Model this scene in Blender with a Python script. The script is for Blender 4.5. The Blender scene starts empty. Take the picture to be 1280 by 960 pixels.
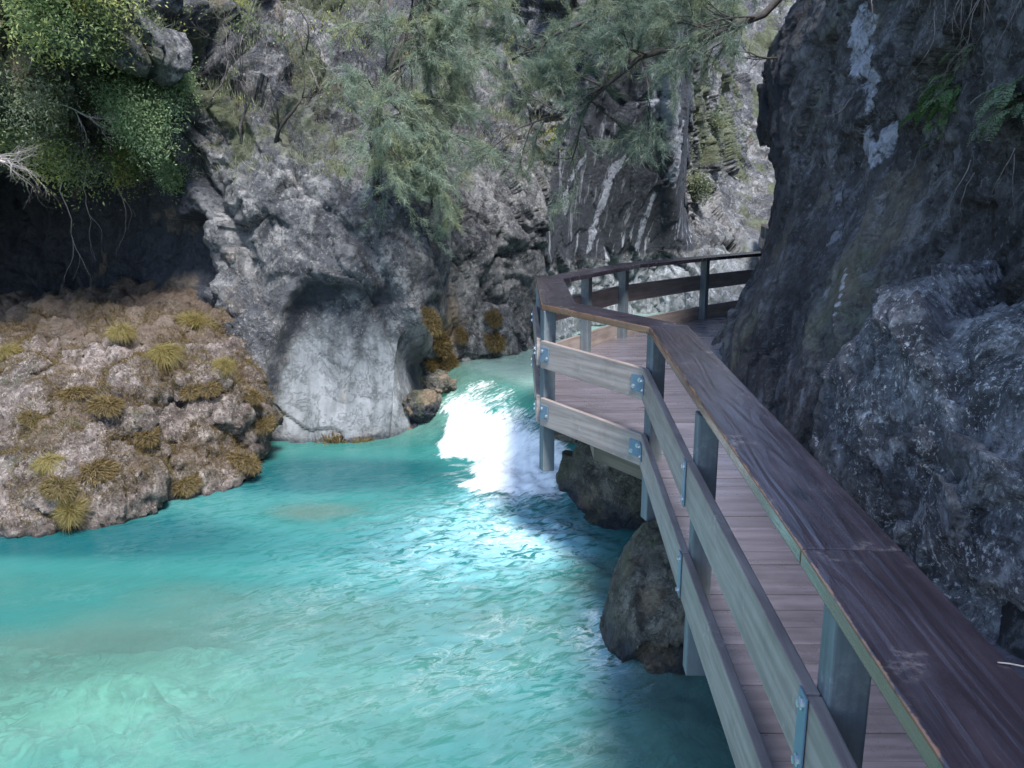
import bpy, bmesh, math, random
import numpy as np
from mathutils import Vector, Matrix

random.seed(7)
RNG = np.random.default_rng(11)
R = math.radians
SC = bpy.context.scene
COL = SC.collection

# ------------------------------------------------------------------ camera model (for reading sizes off the survey)
H = 1.75
PITCH = R(12.7)
FPX = 1044.0
CP, SP = math.cos(PITCH), math.sin(PITCH)

def ray(px, py):
    r = (px - 640) / FPX; u = (480 - py) / FPX
    return np.array([r, CP + u * SP, -SP + u * CP])

def at_y(px, py, Y):
    d = ray(px, py); t = Y / d[1]
    return np.array([d[0] * t, Y, H + d[2] * t])

def at_z(px, py, z):
    d = ray(px, py); t = (z - H) / d[2]
    return np.array([d[0] * t, d[1] * t, z])

# ------------------------------------------------------------------ numpy noise
_perm = np.random.default_rng(3).permutation(256).astype(np.int64)
_perm = np.concatenate([_perm, _perm, _perm])
_g = np.random.default_rng(4).normal(size=(256, 3)); _g /= np.linalg.norm(_g, axis=1)[:, None]

def _hash(i, j, k):
    return _perm[(_perm[(_perm[i & 255] + j) & 255] + k) & 255]

def perlin(p):
    p = np.asarray(p, float)
    i = np.floor(p).astype(np.int64); f = p - i
    w = f * f * f * (f * (f * 6 - 15) + 10)
    out = 0
    for dx in (0, 1):
        wx = w[:, 0] if dx else 1 - w[:, 0]
        for dy in (0, 1):
            wy = w[:, 1] if dy else 1 - w[:, 1]
            for dz in (0, 1):
                wz = w[:, 2] if dz else 1 - w[:, 2]
                g = _g[_hash(i[:, 0] + dx, i[:, 1] + dy, i[:, 2] + dz)]
                d = (f[:, 0] - dx) * g[:, 0] + (f[:, 1] - dy) * g[:, 1] + (f[:, 2] - dz) * g[:, 2]
                out = out + wx * wy * wz * d
    return out * 1.5

def fbm(p, octaves=4, gain=.5):
    a, s, o = 1.0, 0, np.array(p, float)
    tot = 0
    for k in range(octaves):
        s = s + a * perlin(o + 17.3 * k); tot += a
        o = o * 2.03; a *= gain
    return s / tot

def ridged(p, octaves=4, gain=.5):
    a, s, o, tot = 1.0, 0, np.array(p, float), 0
    for k in range(octaves):
        n = 1 - np.abs(perlin(o + 31.7 * k)) * 2
        s = s + a * n; tot += a
        o = o * 2.1; a *= gain
    return s / tot

_rv = np.random.default_rng(9)
_cp = _rv.random((256, 3)); _cn = _rv.normal(size=(256, 3)); _cn /= np.linalg.norm(_cn, axis=1)[:, None]

def facet(p):
    """broken-rock facets: every Voronoi cell is a randomly tilted plane; returns (offset, edge)"""
    p = np.asarray(p, float)
    i = np.floor(p).astype(np.int64)
    best = np.full(len(p), 9.0); second = np.full(len(p), 9.0); val = np.zeros(len(p))
    for dx in (-1, 0, 1):
        for dy in (-1, 0, 1):
            for dz in (-1, 0, 1):
                h = _hash(i[:, 0] + dx, i[:, 1] + dy, i[:, 2] + dz)
                c = np.stack([i[:, 0] + dx, i[:, 1] + dy, i[:, 2] + dz], 1) + _cp[h]
                v = p - c
                d = np.einsum('ij,ij->i', v, v)
                n = np.einsum('ij,ij->i', v, _cn[h]) + (_cp[h, 0] - .5) * .8
                m = d < best
                second = np.where(m, best, np.minimum(second, d))
                val = np.where(m, n, val)
                best = np.where(m, d, best)
    return val, np.sqrt(second) - np.sqrt(best)

def sstep(a, b, x):
    t = np.clip((x - a) / (b - a), 0, 1)
    return t * t * (3 - 2 * t)

def bump2(x, y, cx, cy, rx, ry):
    return np.exp(-(((x - cx) / rx) ** 2 + ((y - cy) / ry) ** 2))

# ------------------------------------------------------------------ object helpers
def tag(o, label=None, cat=None, group=None, kind=None):
    if label: o['label'] = label
    if cat: o['category'] = cat
    if group: o['group'] = group
    if kind: o['kind'] = kind
    return o

def link(name, me, parent=None, mat=None):
    o = bpy.data.objects.new(name, me); COL.objects.link(o)
    if parent is not None: o.parent = parent
    if mat is not None and me is not None:
        me.materials.clear(); me.materials.append(mat)
    return o

def empty(name, loc=(0, 0, 0), rz=0.0):
    o = bpy.data.objects.new(name, None); COL.objects.link(o)
    o.location = loc; o.rotation_euler = (0, 0, rz); o.empty_display_size = .1
    return o

def np_mesh(name, verts, faces, smooth=True, attrs=None):
    """faces: (n,4) or (n,3) int array"""
    verts = np.asarray(verts, np.float32); faces = np.asarray(faces, np.int32)
    me = bpy.data.meshes.new(name)
    n, k = faces.shape
    me.vertices.add(len(verts)); me.vertices.foreach_set('co', verts.ravel())
    me.loops.add(n * k); me.loops.foreach_set('vertex_index', faces.ravel())
    me.polygons.add(n)
    me.polygons.foreach_set('loop_start', np.arange(0, n * k, k, dtype=np.int32))
    me.polygons.foreach_set('loop_total', np.full(n, k, np.int32))
    me.polygons.foreach_set('use_smooth', np.full(n, smooth, bool))
    me.update(calc_edges=True)
    for an, av in (attrs or {}).items():
        a = me.attributes.new(an, 'FLOAT', 'POINT'); a.data.foreach_set('value', np.asarray(av, np.float32))
    return me

def grid_faces(nu, nv, flip=False):
    a = np.arange(nu * nv).reshape(nu, nv)
    q = np.stack([a[:-1, :-1], a[1:, :-1], a[1:, 1:], a[:-1, 1:]], -1).reshape(-1, 4)
    return q[:, ::-1] if flip else q

class MB:
    """collects boxes, bars, tubes, leaves into one mesh"""
    def __init__(s): s.v = []; s.f = []
    def add(s, vs, fs):
        b = len(s.v); s.v += [tuple(p) for p in vs]; s.f += [tuple(b + i for i in f) for f in fs]
    def box(s, c, sx, sy, sz, ax=None, ay=None, az=None):
        c = Vector(c); ax = Vector(ax or (1, 0, 0)); ay = Vector(ay or (0, 1, 0)); az = Vector(az or (0, 0, 1))
        vs = [c + ax * (i * sx / 2) + ay * (j * sy / 2) + az * (k * sz / 2) for k in (-1, 1) for j in (-1, 1) for i in (-1, 1)]
        s.add(vs, [(0, 2, 3, 1), (4, 5, 7, 6), (0, 1, 5, 4), (2, 6, 7, 3), (1, 3, 7, 5), (0, 4, 6, 2)])
    def tube(s, pts, rad, n=5, cap=True):
        pts = [Vector(p) for p in pts]; b = len(s.v)
        up = Vector((.31, .57, .76))
        for i, p in enumerate(pts):
            d = (pts[min(i + 1, len(pts) - 1)] - pts[max(i - 1, 0)])
            if d.length < 1e-9: d = Vector((0, 0, 1))
            d.normalize()
            a = d.cross(up)
            if a.length < 1e-3: a = d.cross(Vector((1, 0, 0)))
            a.normalize(); c = d.cross(a)
            r = rad[i] if hasattr(rad, '__len__') else rad
            for k in range(n):
                t = 2 * math.pi * k / n
                s.v.append(tuple(p + a * (math.cos(t) * r) + c * (math.sin(t) * r)))
        for i in range(len(pts) - 1):
            for k in range(n):
                s.f.append((b + i * n + k, b + i * n + (k + 1) % n, b + (i + 1) * n + (k + 1) % n, b + (i + 1) * n + k))
        if cap:
            s.f.append(tuple(b + k for k in range(n - 1, -1, -1)))
            s.f.append(tuple(b + (len(pts) - 1) * n + k for k in range(n)))
    def cyl(s, p0, p1, r, n=10): s.tube([p0, p1], r, n)
    def build(s, name, mat, parent=None, smooth=False, bevel=0.0, seg=2):
        me = bpy.data.meshes.new(name); me.from_pydata(s.v, [], s.f)
        if smooth: me.polygons.foreach_set('use_smooth', np.ones(len(me.polygons), bool))
        me.update()
        if bevel > 0:
            bm = bmesh.new(); bm.from_mesh(me)
            bmesh.ops.remove_doubles(bm, verts=bm.verts, dist=1e-6)
            es = [e for e in bm.edges if len(e.link_faces) == 2 and e.calc_face_angle(0) > .5]
            bmesh.ops.bevel(bm, geom=es, offset=bevel, segments=seg, affect='EDGES', profile=.6, clamp_overlap=True)
            bm.to_mesh(me); bm.free(); me.update()
        return link(name, me, parent, mat)

# ------------------------------------------------------------------ materials
class NT:
    def __init__(s, name):
        s.m = bpy.data.materials.new(name); s.m.use_nodes = True
        s.t = s.m.node_tree; s.t.nodes.clear()
        s.out = s.n('ShaderNodeOutputMaterial')
    def n(s, t, **kw):
        nd = s.t.nodes.new(t)
        for k, v in kw.items(): setattr(nd, k, v)
        return nd
    def put(s, sock, v):
        if v is None: return
        if isinstance(v, bpy.types.NodeSocket): s.t.links.new(v, sock)
        else: sock.default_value = v if not isinstance(v, tuple) or len(v) != 3 or sock.type != 'RGBA' else (*v, 1)
    def math(s, op, a, b=None, c=None, clamp=False):
        nd = s.n('ShaderNodeMath', operation=op, use_clamp=clamp)
        s.put(nd.inputs[0], a); s.put(nd.inputs[1], b); s.put(nd.inputs[2], c)
        return nd.outputs[0]
    def mix(s, f, a, b, mode='MIX'):
        nd = s.n('ShaderNodeMix', data_type='RGBA', blend_type=mode)
        s.put(nd.inputs[0], f); s.put(nd.inputs[6], a); s.put(nd.inputs[7], b)
        return nd.outputs[2]
    def obj(s): return s.n('ShaderNodeTexCoord').outputs['Object']
    def pos(s): return s.n('ShaderNodeNewGeometry').outputs['Position']
    def attr(s, name): return s.n('ShaderNodeAttribute', attribute_name=name).outputs['Fac']
    def map(s, v, scale=(1, 1, 1), rot=(0, 0, 0), loc=(0, 0, 0)):
        nd = s.n('ShaderNodeMapping'); s.put(nd.inputs[0], v)
        nd.inputs[1].default_value = loc; nd.inputs[2].default_value = rot; nd.inputs[3].default_value = scale
        return nd.outputs[0]
    def noise(s, v, scale=1.0, detail=6, rough=.6, dist=0.0, out=0):
        nd = s.n('ShaderNodeTexNoise'); s.put(nd.inputs['Vector'], v)
        nd.inputs['Scale'].default_value = scale; nd.inputs['Detail'].default_value = detail
        nd.inputs['Roughness'].default_value = rough; nd.inputs['Distortion'].default_value = dist
        return nd.outputs[out]
    def voro(s, v, scale=1.0, feature='F1', out=0, rnd=1.0):
        nd = s.n('ShaderNodeTexVoronoi', feature=feature); s.put(nd.inputs['Vector'], v)
        nd.inputs['Scale'].default_value = scale; nd.inputs['Randomness'].default_value = rnd
        return nd.outputs[out]
    def ramp(s, f, a, b, lo=0.0, hi=1.0):
        nd = s.n('ShaderNodeMapRange', interpolation_type='SMOOTHSTEP')
        s.put(nd.inputs[0], f); nd.inputs[1].default_value = a; nd.inputs[2].default_value = b
        nd.inputs[3].default_value = lo; nd.inputs[4].default_value = hi
        return nd.outputs[0]
    def bump(s, h, strength=.5, dist=.02, nrm=None):
        nd = s.n('ShaderNodeBump'); s.put(nd.inputs['Height'], h)
        nd.inputs['Strength'].default_value = strength; nd.inputs['Distance'].default_value = dist
        if nrm is not None: s.put(nd.inputs['Normal'], nrm)
        return nd.outputs[0]
    def bsdf(s, col, rough=.6, nrm=None, **kw):
        nd = s.n('ShaderNodeBsdfPrincipled')
        s.put(nd.inputs['Base Color'], col); s.put(nd.inputs['Roughness'], rough)
        if nrm is not None: s.put(nd.inputs['Normal'], nrm)
        for k, v in kw.items(): s.put(nd.inputs[k.replace('_', ' ')], v)
        return nd.outputs[0]
    def done(s, sh):
        s.t.links.new(sh, s.out.inputs['Surface']); return s.m

def rock_material(name, dark, mid, pale, scale=1.0, attrs=True, wetrough=.35, speck=.5, brown=(.16, .12, .08), bstr=.9, fleck=.3):
    k = NT(name); p = k.pos()
    n1 = k.noise(p, .9 * scale, 7, .62)
    n2 = k.noise(p, 4.2 * scale, 8, .7)
    n3 = k.noise(p, 19 * scale, 6, .7)
    n4 = k.noise(k.map(p, loc=(7, 3, 1)), 2.2 * scale, 8, .68, .4)
    c = k.mix(k.ramp(n1, .35, .65), dark, mid)
    c = k.mix(k.math('MULTIPLY', k.ramp(n2, .46, .62), .75), c, k.mix(n3, mid, pale))
    big = k.noise(k.map(p, loc=(21, 4, 9), scale=(1, 1, .8)), .55 * scale, 4, .6, .5)
    c = k.mix(k.math('MULTIPLY', k.ramp(big, .47, .62), .6), c, dark)
    # pale lichen and chips of calcite, dark lichen spots
    sp = k.math('MULTIPLY', k.ramp(n3, .54, .66), k.ramp(n4, .42, .58))
    c = k.mix(k.math('MULTIPLY', sp, speck), c, pale)
    ch = k.math('MULTIPLY', k.ramp(k.noise(k.map(p, loc=(11, 2, 6), scale=(1, 1, .75)), 30 * scale, 7, .72, .3), .56, .62), k.ramp(k.noise(k.map(p, loc=(1, 8, 4)), 1.7 * scale, 5, .6), .44, .6))
    c = k.mix(k.math('MULTIPLY', ch, fleck), c, tuple(min(.8, x * 1.25) for x in pale))
    dk = k.math('MULTIPLY', k.ramp(k.noise(k.map(p, loc=(2, 9, 5)), 9 * scale, 8, .72), .54, .66), .75)
    c = k.mix(dk, c, tuple(x * .35 for x in dark))
    cr = k.ramp(k.noise(k.map(p, scale=(1, 1, .7), rot=(.3, .5, .2)), 3.1 * scale, 9, .7, .9), .485, .515)
    crk = k.math('MULTIPLY', k.math('SUBTRACT', 1, k.math('ABSOLUTE', k.math('SUBTRACT', k.math('MULTIPLY', cr, 2), 1))), .6)
    c = k.mix(crk, c, tuple(x * .3 for x in dark))
    rough = .82
    if attrs:
        w = k.attr('wet'); wn = k.ramp(k.math('ADD', w, k.math('MULTIPLY', k.math('SUBTRACT', n2, .5), .9)), .35, .65)  # damp rock, plus shade painted into the rock colour
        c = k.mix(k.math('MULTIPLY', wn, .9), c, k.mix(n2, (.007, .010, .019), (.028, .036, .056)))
        a = k.attr('polish'); an = k.ramp(k.math('ADD', a, k.math('ADD', k.math('MULTIPLY', k.math('SUBTRACT', n2, .5), 1.3), k.math('MULTIPLY', k.math('SUBTRACT', n4, .5), .8))), .25, .75)
        sv = k.noise(k.map(p, scale=(5, 2, .7)), 1.6, 6, .6)
        c = k.mix(k.math('MULTIPLY', an, .95), c, k.mix(k.ramp(sv, .3, .72), (.10, .115, .125), (.20, .22, .24)))
        br = k.attr('brown'); bn = k.ramp(k.math('ADD', br, k.math('MULTIPLY', k.math('SUBTRACT', n4, .5), 1.2)), .35, .75)
        c = k.mix(k.math('MULTIPLY', bn, .8), c, k.mix(n3, brown, tuple(min(1, x * 2.2) for x in brown)))
        ms = k.attr('moss'); mn = k.ramp(k.math('ADD', ms, k.math('MULTIPLY', k.math('SUBTRACT', n2, .5), 1.3)), .32, .68)
        c = k.mix(k.math('MULTIPLY', mn, .85), c, k.mix(n3, (.022, .034, .02), (.12, .135, .06)))
        ck = k.attr('chalk'); cn_ = k.ramp(k.math('ADD', ck, k.math('ADD', k.math('MULTIPLY', k.math('SUBTRACT', n2, .5), 2.2), k.math('MULTIPLY', k.math('SUBTRACT', n3, .5), 1.6))), .5, 1.0)
        st = k.attr('streak')
        sn = k.noise(k.map(p, scale=(4.2, 4.2, .34), rot=(0, R(-9), 0)), 1.5, 7, .62)
        sm = k.math('MULTIPLY', st, k.ramp(sn, .55, .64))
        c = k.mix(k.math('MULTIPLY', sm, .8), c, k.mix(n3, (.34, .36, .42), (.6, .62, .68)))
        c = k.mix(k.math('MULTIPLY', k.math('MULTIPLY', cn_, k.ramp(ck, .03, .25)), .62), c, k.mix(n3, (.18, .21, .29), (.74, .77, .85)))
        rough = k.math('SUBTRACT', .85, k.math('MULTIPLY', wn, .85 - wetrough))
    hgt = k.math('ADD', k.math('MULTIPLY', n3, .35), k.math('MULTIPLY', n2, 1.0))
    fine = k.noise(p, 70 * scale, 5, .7)
    hgt = k.math('ADD', hgt, k.math('MULTIPLY', fine, .13))
    hgt = k.math('SUBTRACT', hgt, k.math('MULTIPLY', crk, .25))
    if attrs: hgt = k.math('MULTIPLY', hgt, k.math('SUBTRACT', 1, k.math('MULTIPLY', an, .65)))
    nr = k.bump(hgt, bstr, .11)
    return k.done(k.bsdf(c, rough, nr))

M = {}
M['cliff'] = rock_material('cliff rock', (.03, .034, .045), (.145, .148, .158), (.46, .455, .45), 1.05, speck=.5, wetrough=.7)
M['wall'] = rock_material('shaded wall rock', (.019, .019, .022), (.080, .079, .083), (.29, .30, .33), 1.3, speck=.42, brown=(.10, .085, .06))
M['boulder'] = rock_material('boulder rock', (.036, .039, .047), (.19, .196, .22), (.70, .72, .76), 1.7, speck=1.0, fleck=.9)
M['wetrock'] = rock_material('wet river rock', (.042, .042, .035), (.135, .128, .105), (.36, .34, .29), 1.8, speck=.5)
M['tufa'] = rock_material('tufa', (.085, .066, .058), (.25, .20, .178), (.60, .54, .51), 2.0, speck=.85, fleck=.5, brown=(.088, .064, .045))
def bed_mat():
    k = NT('river bed'); p = k.pos()
    n = k.noise(p, 1.2, 6, .6); f = k.noise(p, 14, 6, .7)
    c = k.mix(k.ramp(n, .3, .7), (.30, .31, .26), (.44, .43, .38))
    w = k.n('ShaderNodeVectorMath', operation='ADD'); k.put(w.inputs[0], p)
    nz = k.n('ShaderNodeTexNoise'); k.put(nz.inputs['Vector'], p); nz.inputs['Scale'].default_value = 5
    sc = k.n('ShaderNodeVectorMath', operation='SCALE'); k.put(sc.inputs[0], nz.outputs[1]); sc.inputs['Scale'].default_value = .34
    k.put(w.inputs[1], sc.outputs[0])
    cell = k.n('ShaderNodeSeparateColor'); k.put(cell.inputs[0], k.voro(w.outputs[0], 9.5, 'F1', 1))
    edge = k.n('ShaderNodeTexVoronoi', feature='DISTANCE_TO_EDGE'); k.put(edge.inputs['Vector'], w.outputs[0]); edge.inputs['Scale'].default_value = 9.5
    st = k.mix(cell.outputs[0], (.16, .18, .155), (.56, .55, .50))
    st = k.mix(k.ramp(edge.outputs[0], .0, .28), (.10, .115, .10), st)
    m = k.ramp(k.noise(k.map(p, loc=(4, 7, 0)), .55, 5, .6), .43, .55)
    m = k.math('MULTIPLY', m, k.ramp(k.noise(p, 3.1, 5, .65), .40, .60))
    c = k.mix(k.math('MULTIPLY', m, .7), c, st)
    return k.done(k.bsdf(c, .8, k.bump(f, .6, .03)))
M['bed'] = bed_mat()

def wood_material(name, c0, c1, c2, rough=.5, axis='X', rings=10.0, worn=(.42, .40, .40), wornamt=.3, bstr=.25, spec=.5, edge=None):
    """long grain runs along local axis; knots, ring figure and scuffs"""
    k = NT(name); o = k.obj(); raw = o
    rnd = k.n('ShaderNodeNewGeometry').outputs['Random Per Island']
    cmb = k.n('ShaderNodeCombineXYZ'); k.put(cmb.inputs[0], k.math('MULTIPLY', rnd, 13.7)); k.put(cmb.inputs[1], k.math('MULTIPLY', rnd, 5.1)); k.put(cmb.inputs[2], k.math('MULTIPLY', rnd, 3.3))
    va = k.n('ShaderNodeVectorMath', operation='ADD'); k.put(va.inputs[0], o); k.put(va.inputs[1], cmb.outputs[0]); o = va.outputs[0]
    sl = {'X': (.16, 1, 1), 'Y': (1, .09, 1), 'Z': (1, 1, .16)}[axis]
    ss = {'X': (.06, 1, 1), 'Y': (1, .06, 1), 'Z': (1, 1, .06)}[axis]
    warp = k.noise(k.map(o, scale=sl), 3.0, 3, .5, out=0)
    fine = k.noise(k.map(o, scale=ss), 120, 5, .65)
    med = k.noise(k.map(o, scale=ss), 26, 5, .6)
    fig = k.math('FRACT', k.math('MULTIPLY', warp, rings))
    fig = k.math('ABSOLUTE', k.math('SUBTRACT', k.math('MULTIPLY', fig, 2), 1))
    c = k.mix(k.ramp(med, .35, .65), c0, c1)
    c = k.mix(k.math('MULTIPLY', k.ramp(fig, .55, 1.0), .28), c, c2)
    c = k.mix(k.math('MULTIPLY', k.ramp(fine, .55, .75), .4), c, c2)
    blot = k.noise(o, 3.7, 6, .65)
    w = k.math('MULTIPLY', k.ramp(blot, .56, .7), k.ramp(k.noise(o, 31, 6, .7), .45, .65))
    c = k.mix(k.math('MULTIPLY', w, wornamt), c, worn)
    stn = k.noise(k.map(o, loc=(5, 2, 8)), 1.9, 7, .68)
    c = k.mix(k.math('MULTIPLY', k.ramp(stn, .5, .68), .55), c, k.mix(med, tuple(x * .5 for x in c2), c0))
    vk = k.voro(k.map(o, scale=ss if False else tuple(.35 if q < .5 else 1 for q in sl)), 3.1, 'F1')
    kn = k.ramp(vk, .10, .03)
    c = k.mix(k.math('MULTIPLY', kn, .8), c, tuple(x * .5 for x in c2))
    c = k.mix(k.math('MULTIPLY', rnd, .28), c, (0.02, .018, .018))
    if edge:     # varnish worn through along the outer arris
        sx = k.n('ShaderNodeSeparateXYZ'); k.put(sx.inputs[0], raw)
        wr = k.math('ADD', sx.outputs[0], k.math('MULTIPLY', k.math('SUBTRACT', k.noise(raw, 9, 7, .7), .5), .035))
        c = k.mix(k.math('MULTIPLY', k.ramp(wr, .007, .001), .55), c, k.mix(med, edge, tuple(min(1, q * 1.8) for q in edge)))
    h = k.math('ADD', k.math('MULTIPLY', fig, .5), k.math('MULTIPLY', fine, .5))
    rg = k.math('ADD', rough, k.math('MULTIPLY', k.math('SUBTRACT', blot, .5), .5))
    return k.done(k.bsdf(c, rg, k.bump(h, bstr, .004), Specular_IOR_Level=spec))

M['cap'] = wood_material('varnished rail cap', (.019, .015, .023), (.035, .029, .042), (.009, .007, .011), .21, 'Y', 22, (.30, .28, .29), .45, .5, .9, (.16, .085, .04))
M['plank'] = wood_material('deck planks', (.118, .106, .126), (.165, .15, .18), (.07, .062, .07), .31, 'X', 6, (.2, .17, .16), .25, .3, .6)
M['board'] = wood_material('grey rail board', (.24, .195, .18), (.345, .29, .27), (.13, .10, .09), .5, 'X', 5, (.56, .55, .52), .75, .4)
M['post'] = wood_material('grey post', (.10, .125, .15), (.15, .18, .20), (.06, .07, .08), .55, 'Z', 4, (.34, .36, .38), .35, .25)
M['joist'] = wood_material('joist', (.10, .075, .055), (.17, .13, .10), (.05, .04, .03), .6, 'X', 5)

def simple(name, col, rough=.5, metal=0.0, var=.25, scale=14.0, bump=.1, bd=.003, **kw):
    k = NT(name); o = k.obj()
    n = k.noise(o, scale, 6, .65)
    c = k.mix(k.ramp(n, .3, .7), tuple(x * (1 - var) for x in col), tuple(min(1, x * (1 + var)) for x in col))
    return k.done(k.bsdf(c, rough, k.bump(n, bump, bd), Metallic=metal, **kw))

def steel_mat():
    k = NT('blue painted steel'); o = k.obj()
    n = k.noise(o, 20, 6, .65); r_ = k.noise(k.map(o, loc=(4, 1, 2)), 9, 7, .7)
    c = k.mix(n, (.085, .14, .20), (.15, .22, .29))
    rr = k.ramp(r_, .60, .68)
    c = k.mix(k.math('MULTIPLY', rr, .8), c, (.13, .055, .025))
    return k.done(k.bsdf(c, k.math('ADD', .38, k.math('MULTIPLY', rr, .4)), k.bump(n, .15, .002), Metallic=.15))
M['steel'] = steel_mat()
M['rust'] = simple('rusty steel', (.16, .06, .03), .8, .2, .5, 30, .3)
M['bolt'] = simple('galvanised bolt', (.55, .57, .6), .3, .9, .2)

def leaf_mat(name, a, b, c2=None, rough=.5, trans=.5):
    k = NT(name)
    rnd = k.n('ShaderNodeNewGeometry').outputs['Random Per Island']
    n = k.noise(k.pos(), 2.1, 4, .6)
    c = k.mix(k.ramp(rnd, 0, 1), a, b)
    if c2: c = k.mix(k.ramp(n, .48, .66), c, c2)
    d = k.n('ShaderNodeBsdfDiffuse'); k.put(d.inputs[0], c)
    t = k.n('ShaderNodeBsdfTranslucent'); k.put(t.inputs[0], c)
    g = k.bsdf(c, rough)
    m1 = k.n('ShaderNodeMixShader'); k.put(m1.inputs[0], trans); k.t.links.new(g, m1.inputs[1]); k.t.links.new(t.outputs[0], m1.inputs[2])
    return k.done(m1.outputs[0])
M['leaf_green'] = leaf_mat('bush leaves', (.13, .19, .08), (.28, .36, .15), (.50, .50, .16))
M['leaf_teal'] = leaf_mat('mint green leaves', (.16, .25, .12), (.32, .43, .24))
M['needle_dark'] = leaf_mat('pine needles', (.08, .13, .10), (.19, .25, .19), (.20, .24, .15))
M['needle_pale'] = leaf_mat('juniper needles', (.15, .21, .16), (.32, .39, .29), (.32, .35, .20))
M['leaf_olive'] = leaf_mat('olive leaves', (.09, .12, .08), (.22, .26, .17), (.21, .23, .11))
M['fern'] = leaf_mat('fern fronds', (.05, .12, .035), (.12, .22, .07))
M['fern_pale'] = leaf_mat('dusty fern fronds', (.12, .18, .10), (.2, .28, .16))
M['straw'] = leaf_mat('straw grass', (.17, .15, .05), (.40, .33, .13), (.26, .21, .075))
M['moss'] = leaf_mat('brown moss', (.085, .062, .022), (.26, .19, .08), (.17, .135, .05))
M['grass'] = leaf_mat('pale grass', (.18, .22, .14), (.34, .36, .26), (.32, .34, .10))
M['litter'] = leaf_mat('leaf litter', (.12, .10, .09), (.28, .23, .21), (.10, .11, .07))
M['bark'] = simple('dark bark', (.035, .03, .028), .85, 0, .5, 30, .6, .01)
M['bark_pale'] = simple('bleached twig', (.30, .27, .26), .8, 0, .35, 30, .4, .004)
M['bark_grey'] = simple('grey twig', (.14, .12, .115), .85, 0, .4, 30, .4, .004)

# ================================================================== rock walls
def cr_axis(C, u):
    """Catmull-Rom along axis 0 at parameters u"""
    n = C.shape[0]
    i = np.clip(np.floor(u).astype(int), 0, n - 2); t = (u - i)
    sh = (-1,) + (1,) * (C.ndim - 1); t = t.reshape(sh)
    p0 = C[np.maximum(i - 1, 0)]; p1 = C[i]; p2 = C[i + 1]; p3 = C[np.minimum(i + 2, n - 1)]
    return .5 * (2 * p1 + (p2 - p0) * t + (2 * p0 - 5 * p1 + 4 * p2 - p3) * t ** 2 + (3 * p1 - p0 - 3 * p2 + p3) * t ** 3)

def net_surface(C, us, vs):
    return cr_axis(np.swapaxes(cr_axis(C, us), 0, 1), vs).swapaxes(0, 1)

def even_params(C2, n, dens):
    """parameters spaced so that samples are evenly spread along a control row, weighted by dens per control"""
    u = np.linspace(0, len(C2) - 1, 4000)
    P = cr_axis(C2, u); d = np.linalg.norm(np.diff(P, axis=0), axis=1)
    w = np.interp(u[:-1], np.arange(len(dens)), dens)
    cum = np.concatenate([[0], np.cumsum(d * w)]); cum /= cum[-1]
    return np.interp(np.linspace(0, 1, n), cum, u)

def normals_grid(P, toward):
    du = np.gradient(P, axis=0); dv = np.gradient(P, axis=1)
    n = np.cross(du, dv); n /= np.linalg.norm(n, axis=2)[..., None] + 1e-9
    s = np.sign(np.einsum('ijk,ijk->ij', n, toward - P).mean())
    return n * s, s

def rock_detail(p, coarse=.22, mid=.11, small=.035, tilt=(.35, .25)):
    q = p.copy()
    q[:, 2] = p[:, 2] * .8 + tilt[0] * p[:, 0] + tilt[1] * p[:, 1]     # inclined bedding
    wv = np.stack([fbm(p * .9 + 5, 3), fbm(p * .9 + 25, 3), fbm(p * .9 + 45, 3)], 1)
    a, ea = facet((q + wv * .45) * .95)
    b, eb = facet((q + wv * .3) * 2.5 + 11)
    c, ec = facet((p + wv * .12) * 6.5 + 3)
    d = coarse * a * 1.2 + mid * b * .9 + small * c
    d += -.05 * np.exp(-(ea / .06) ** 2) * (coarse / .22) - .02 * np.exp(-(eb / .07) ** 2)
    d += .09 * fbm(p * 1.3, 4) * (coarse / .22) + .028 * ridged(p * 5.5, 4, .6) + .012 * fbm(p * 22, 3, .6)
    return d

# ---- left bank and the far end of the gorge: one continuous cliff
levels = np.array([-1.7, -.9, -.2, .8, 1.8, 2.8, 4.0, 6.0, 9.5, 17.0])
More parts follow.
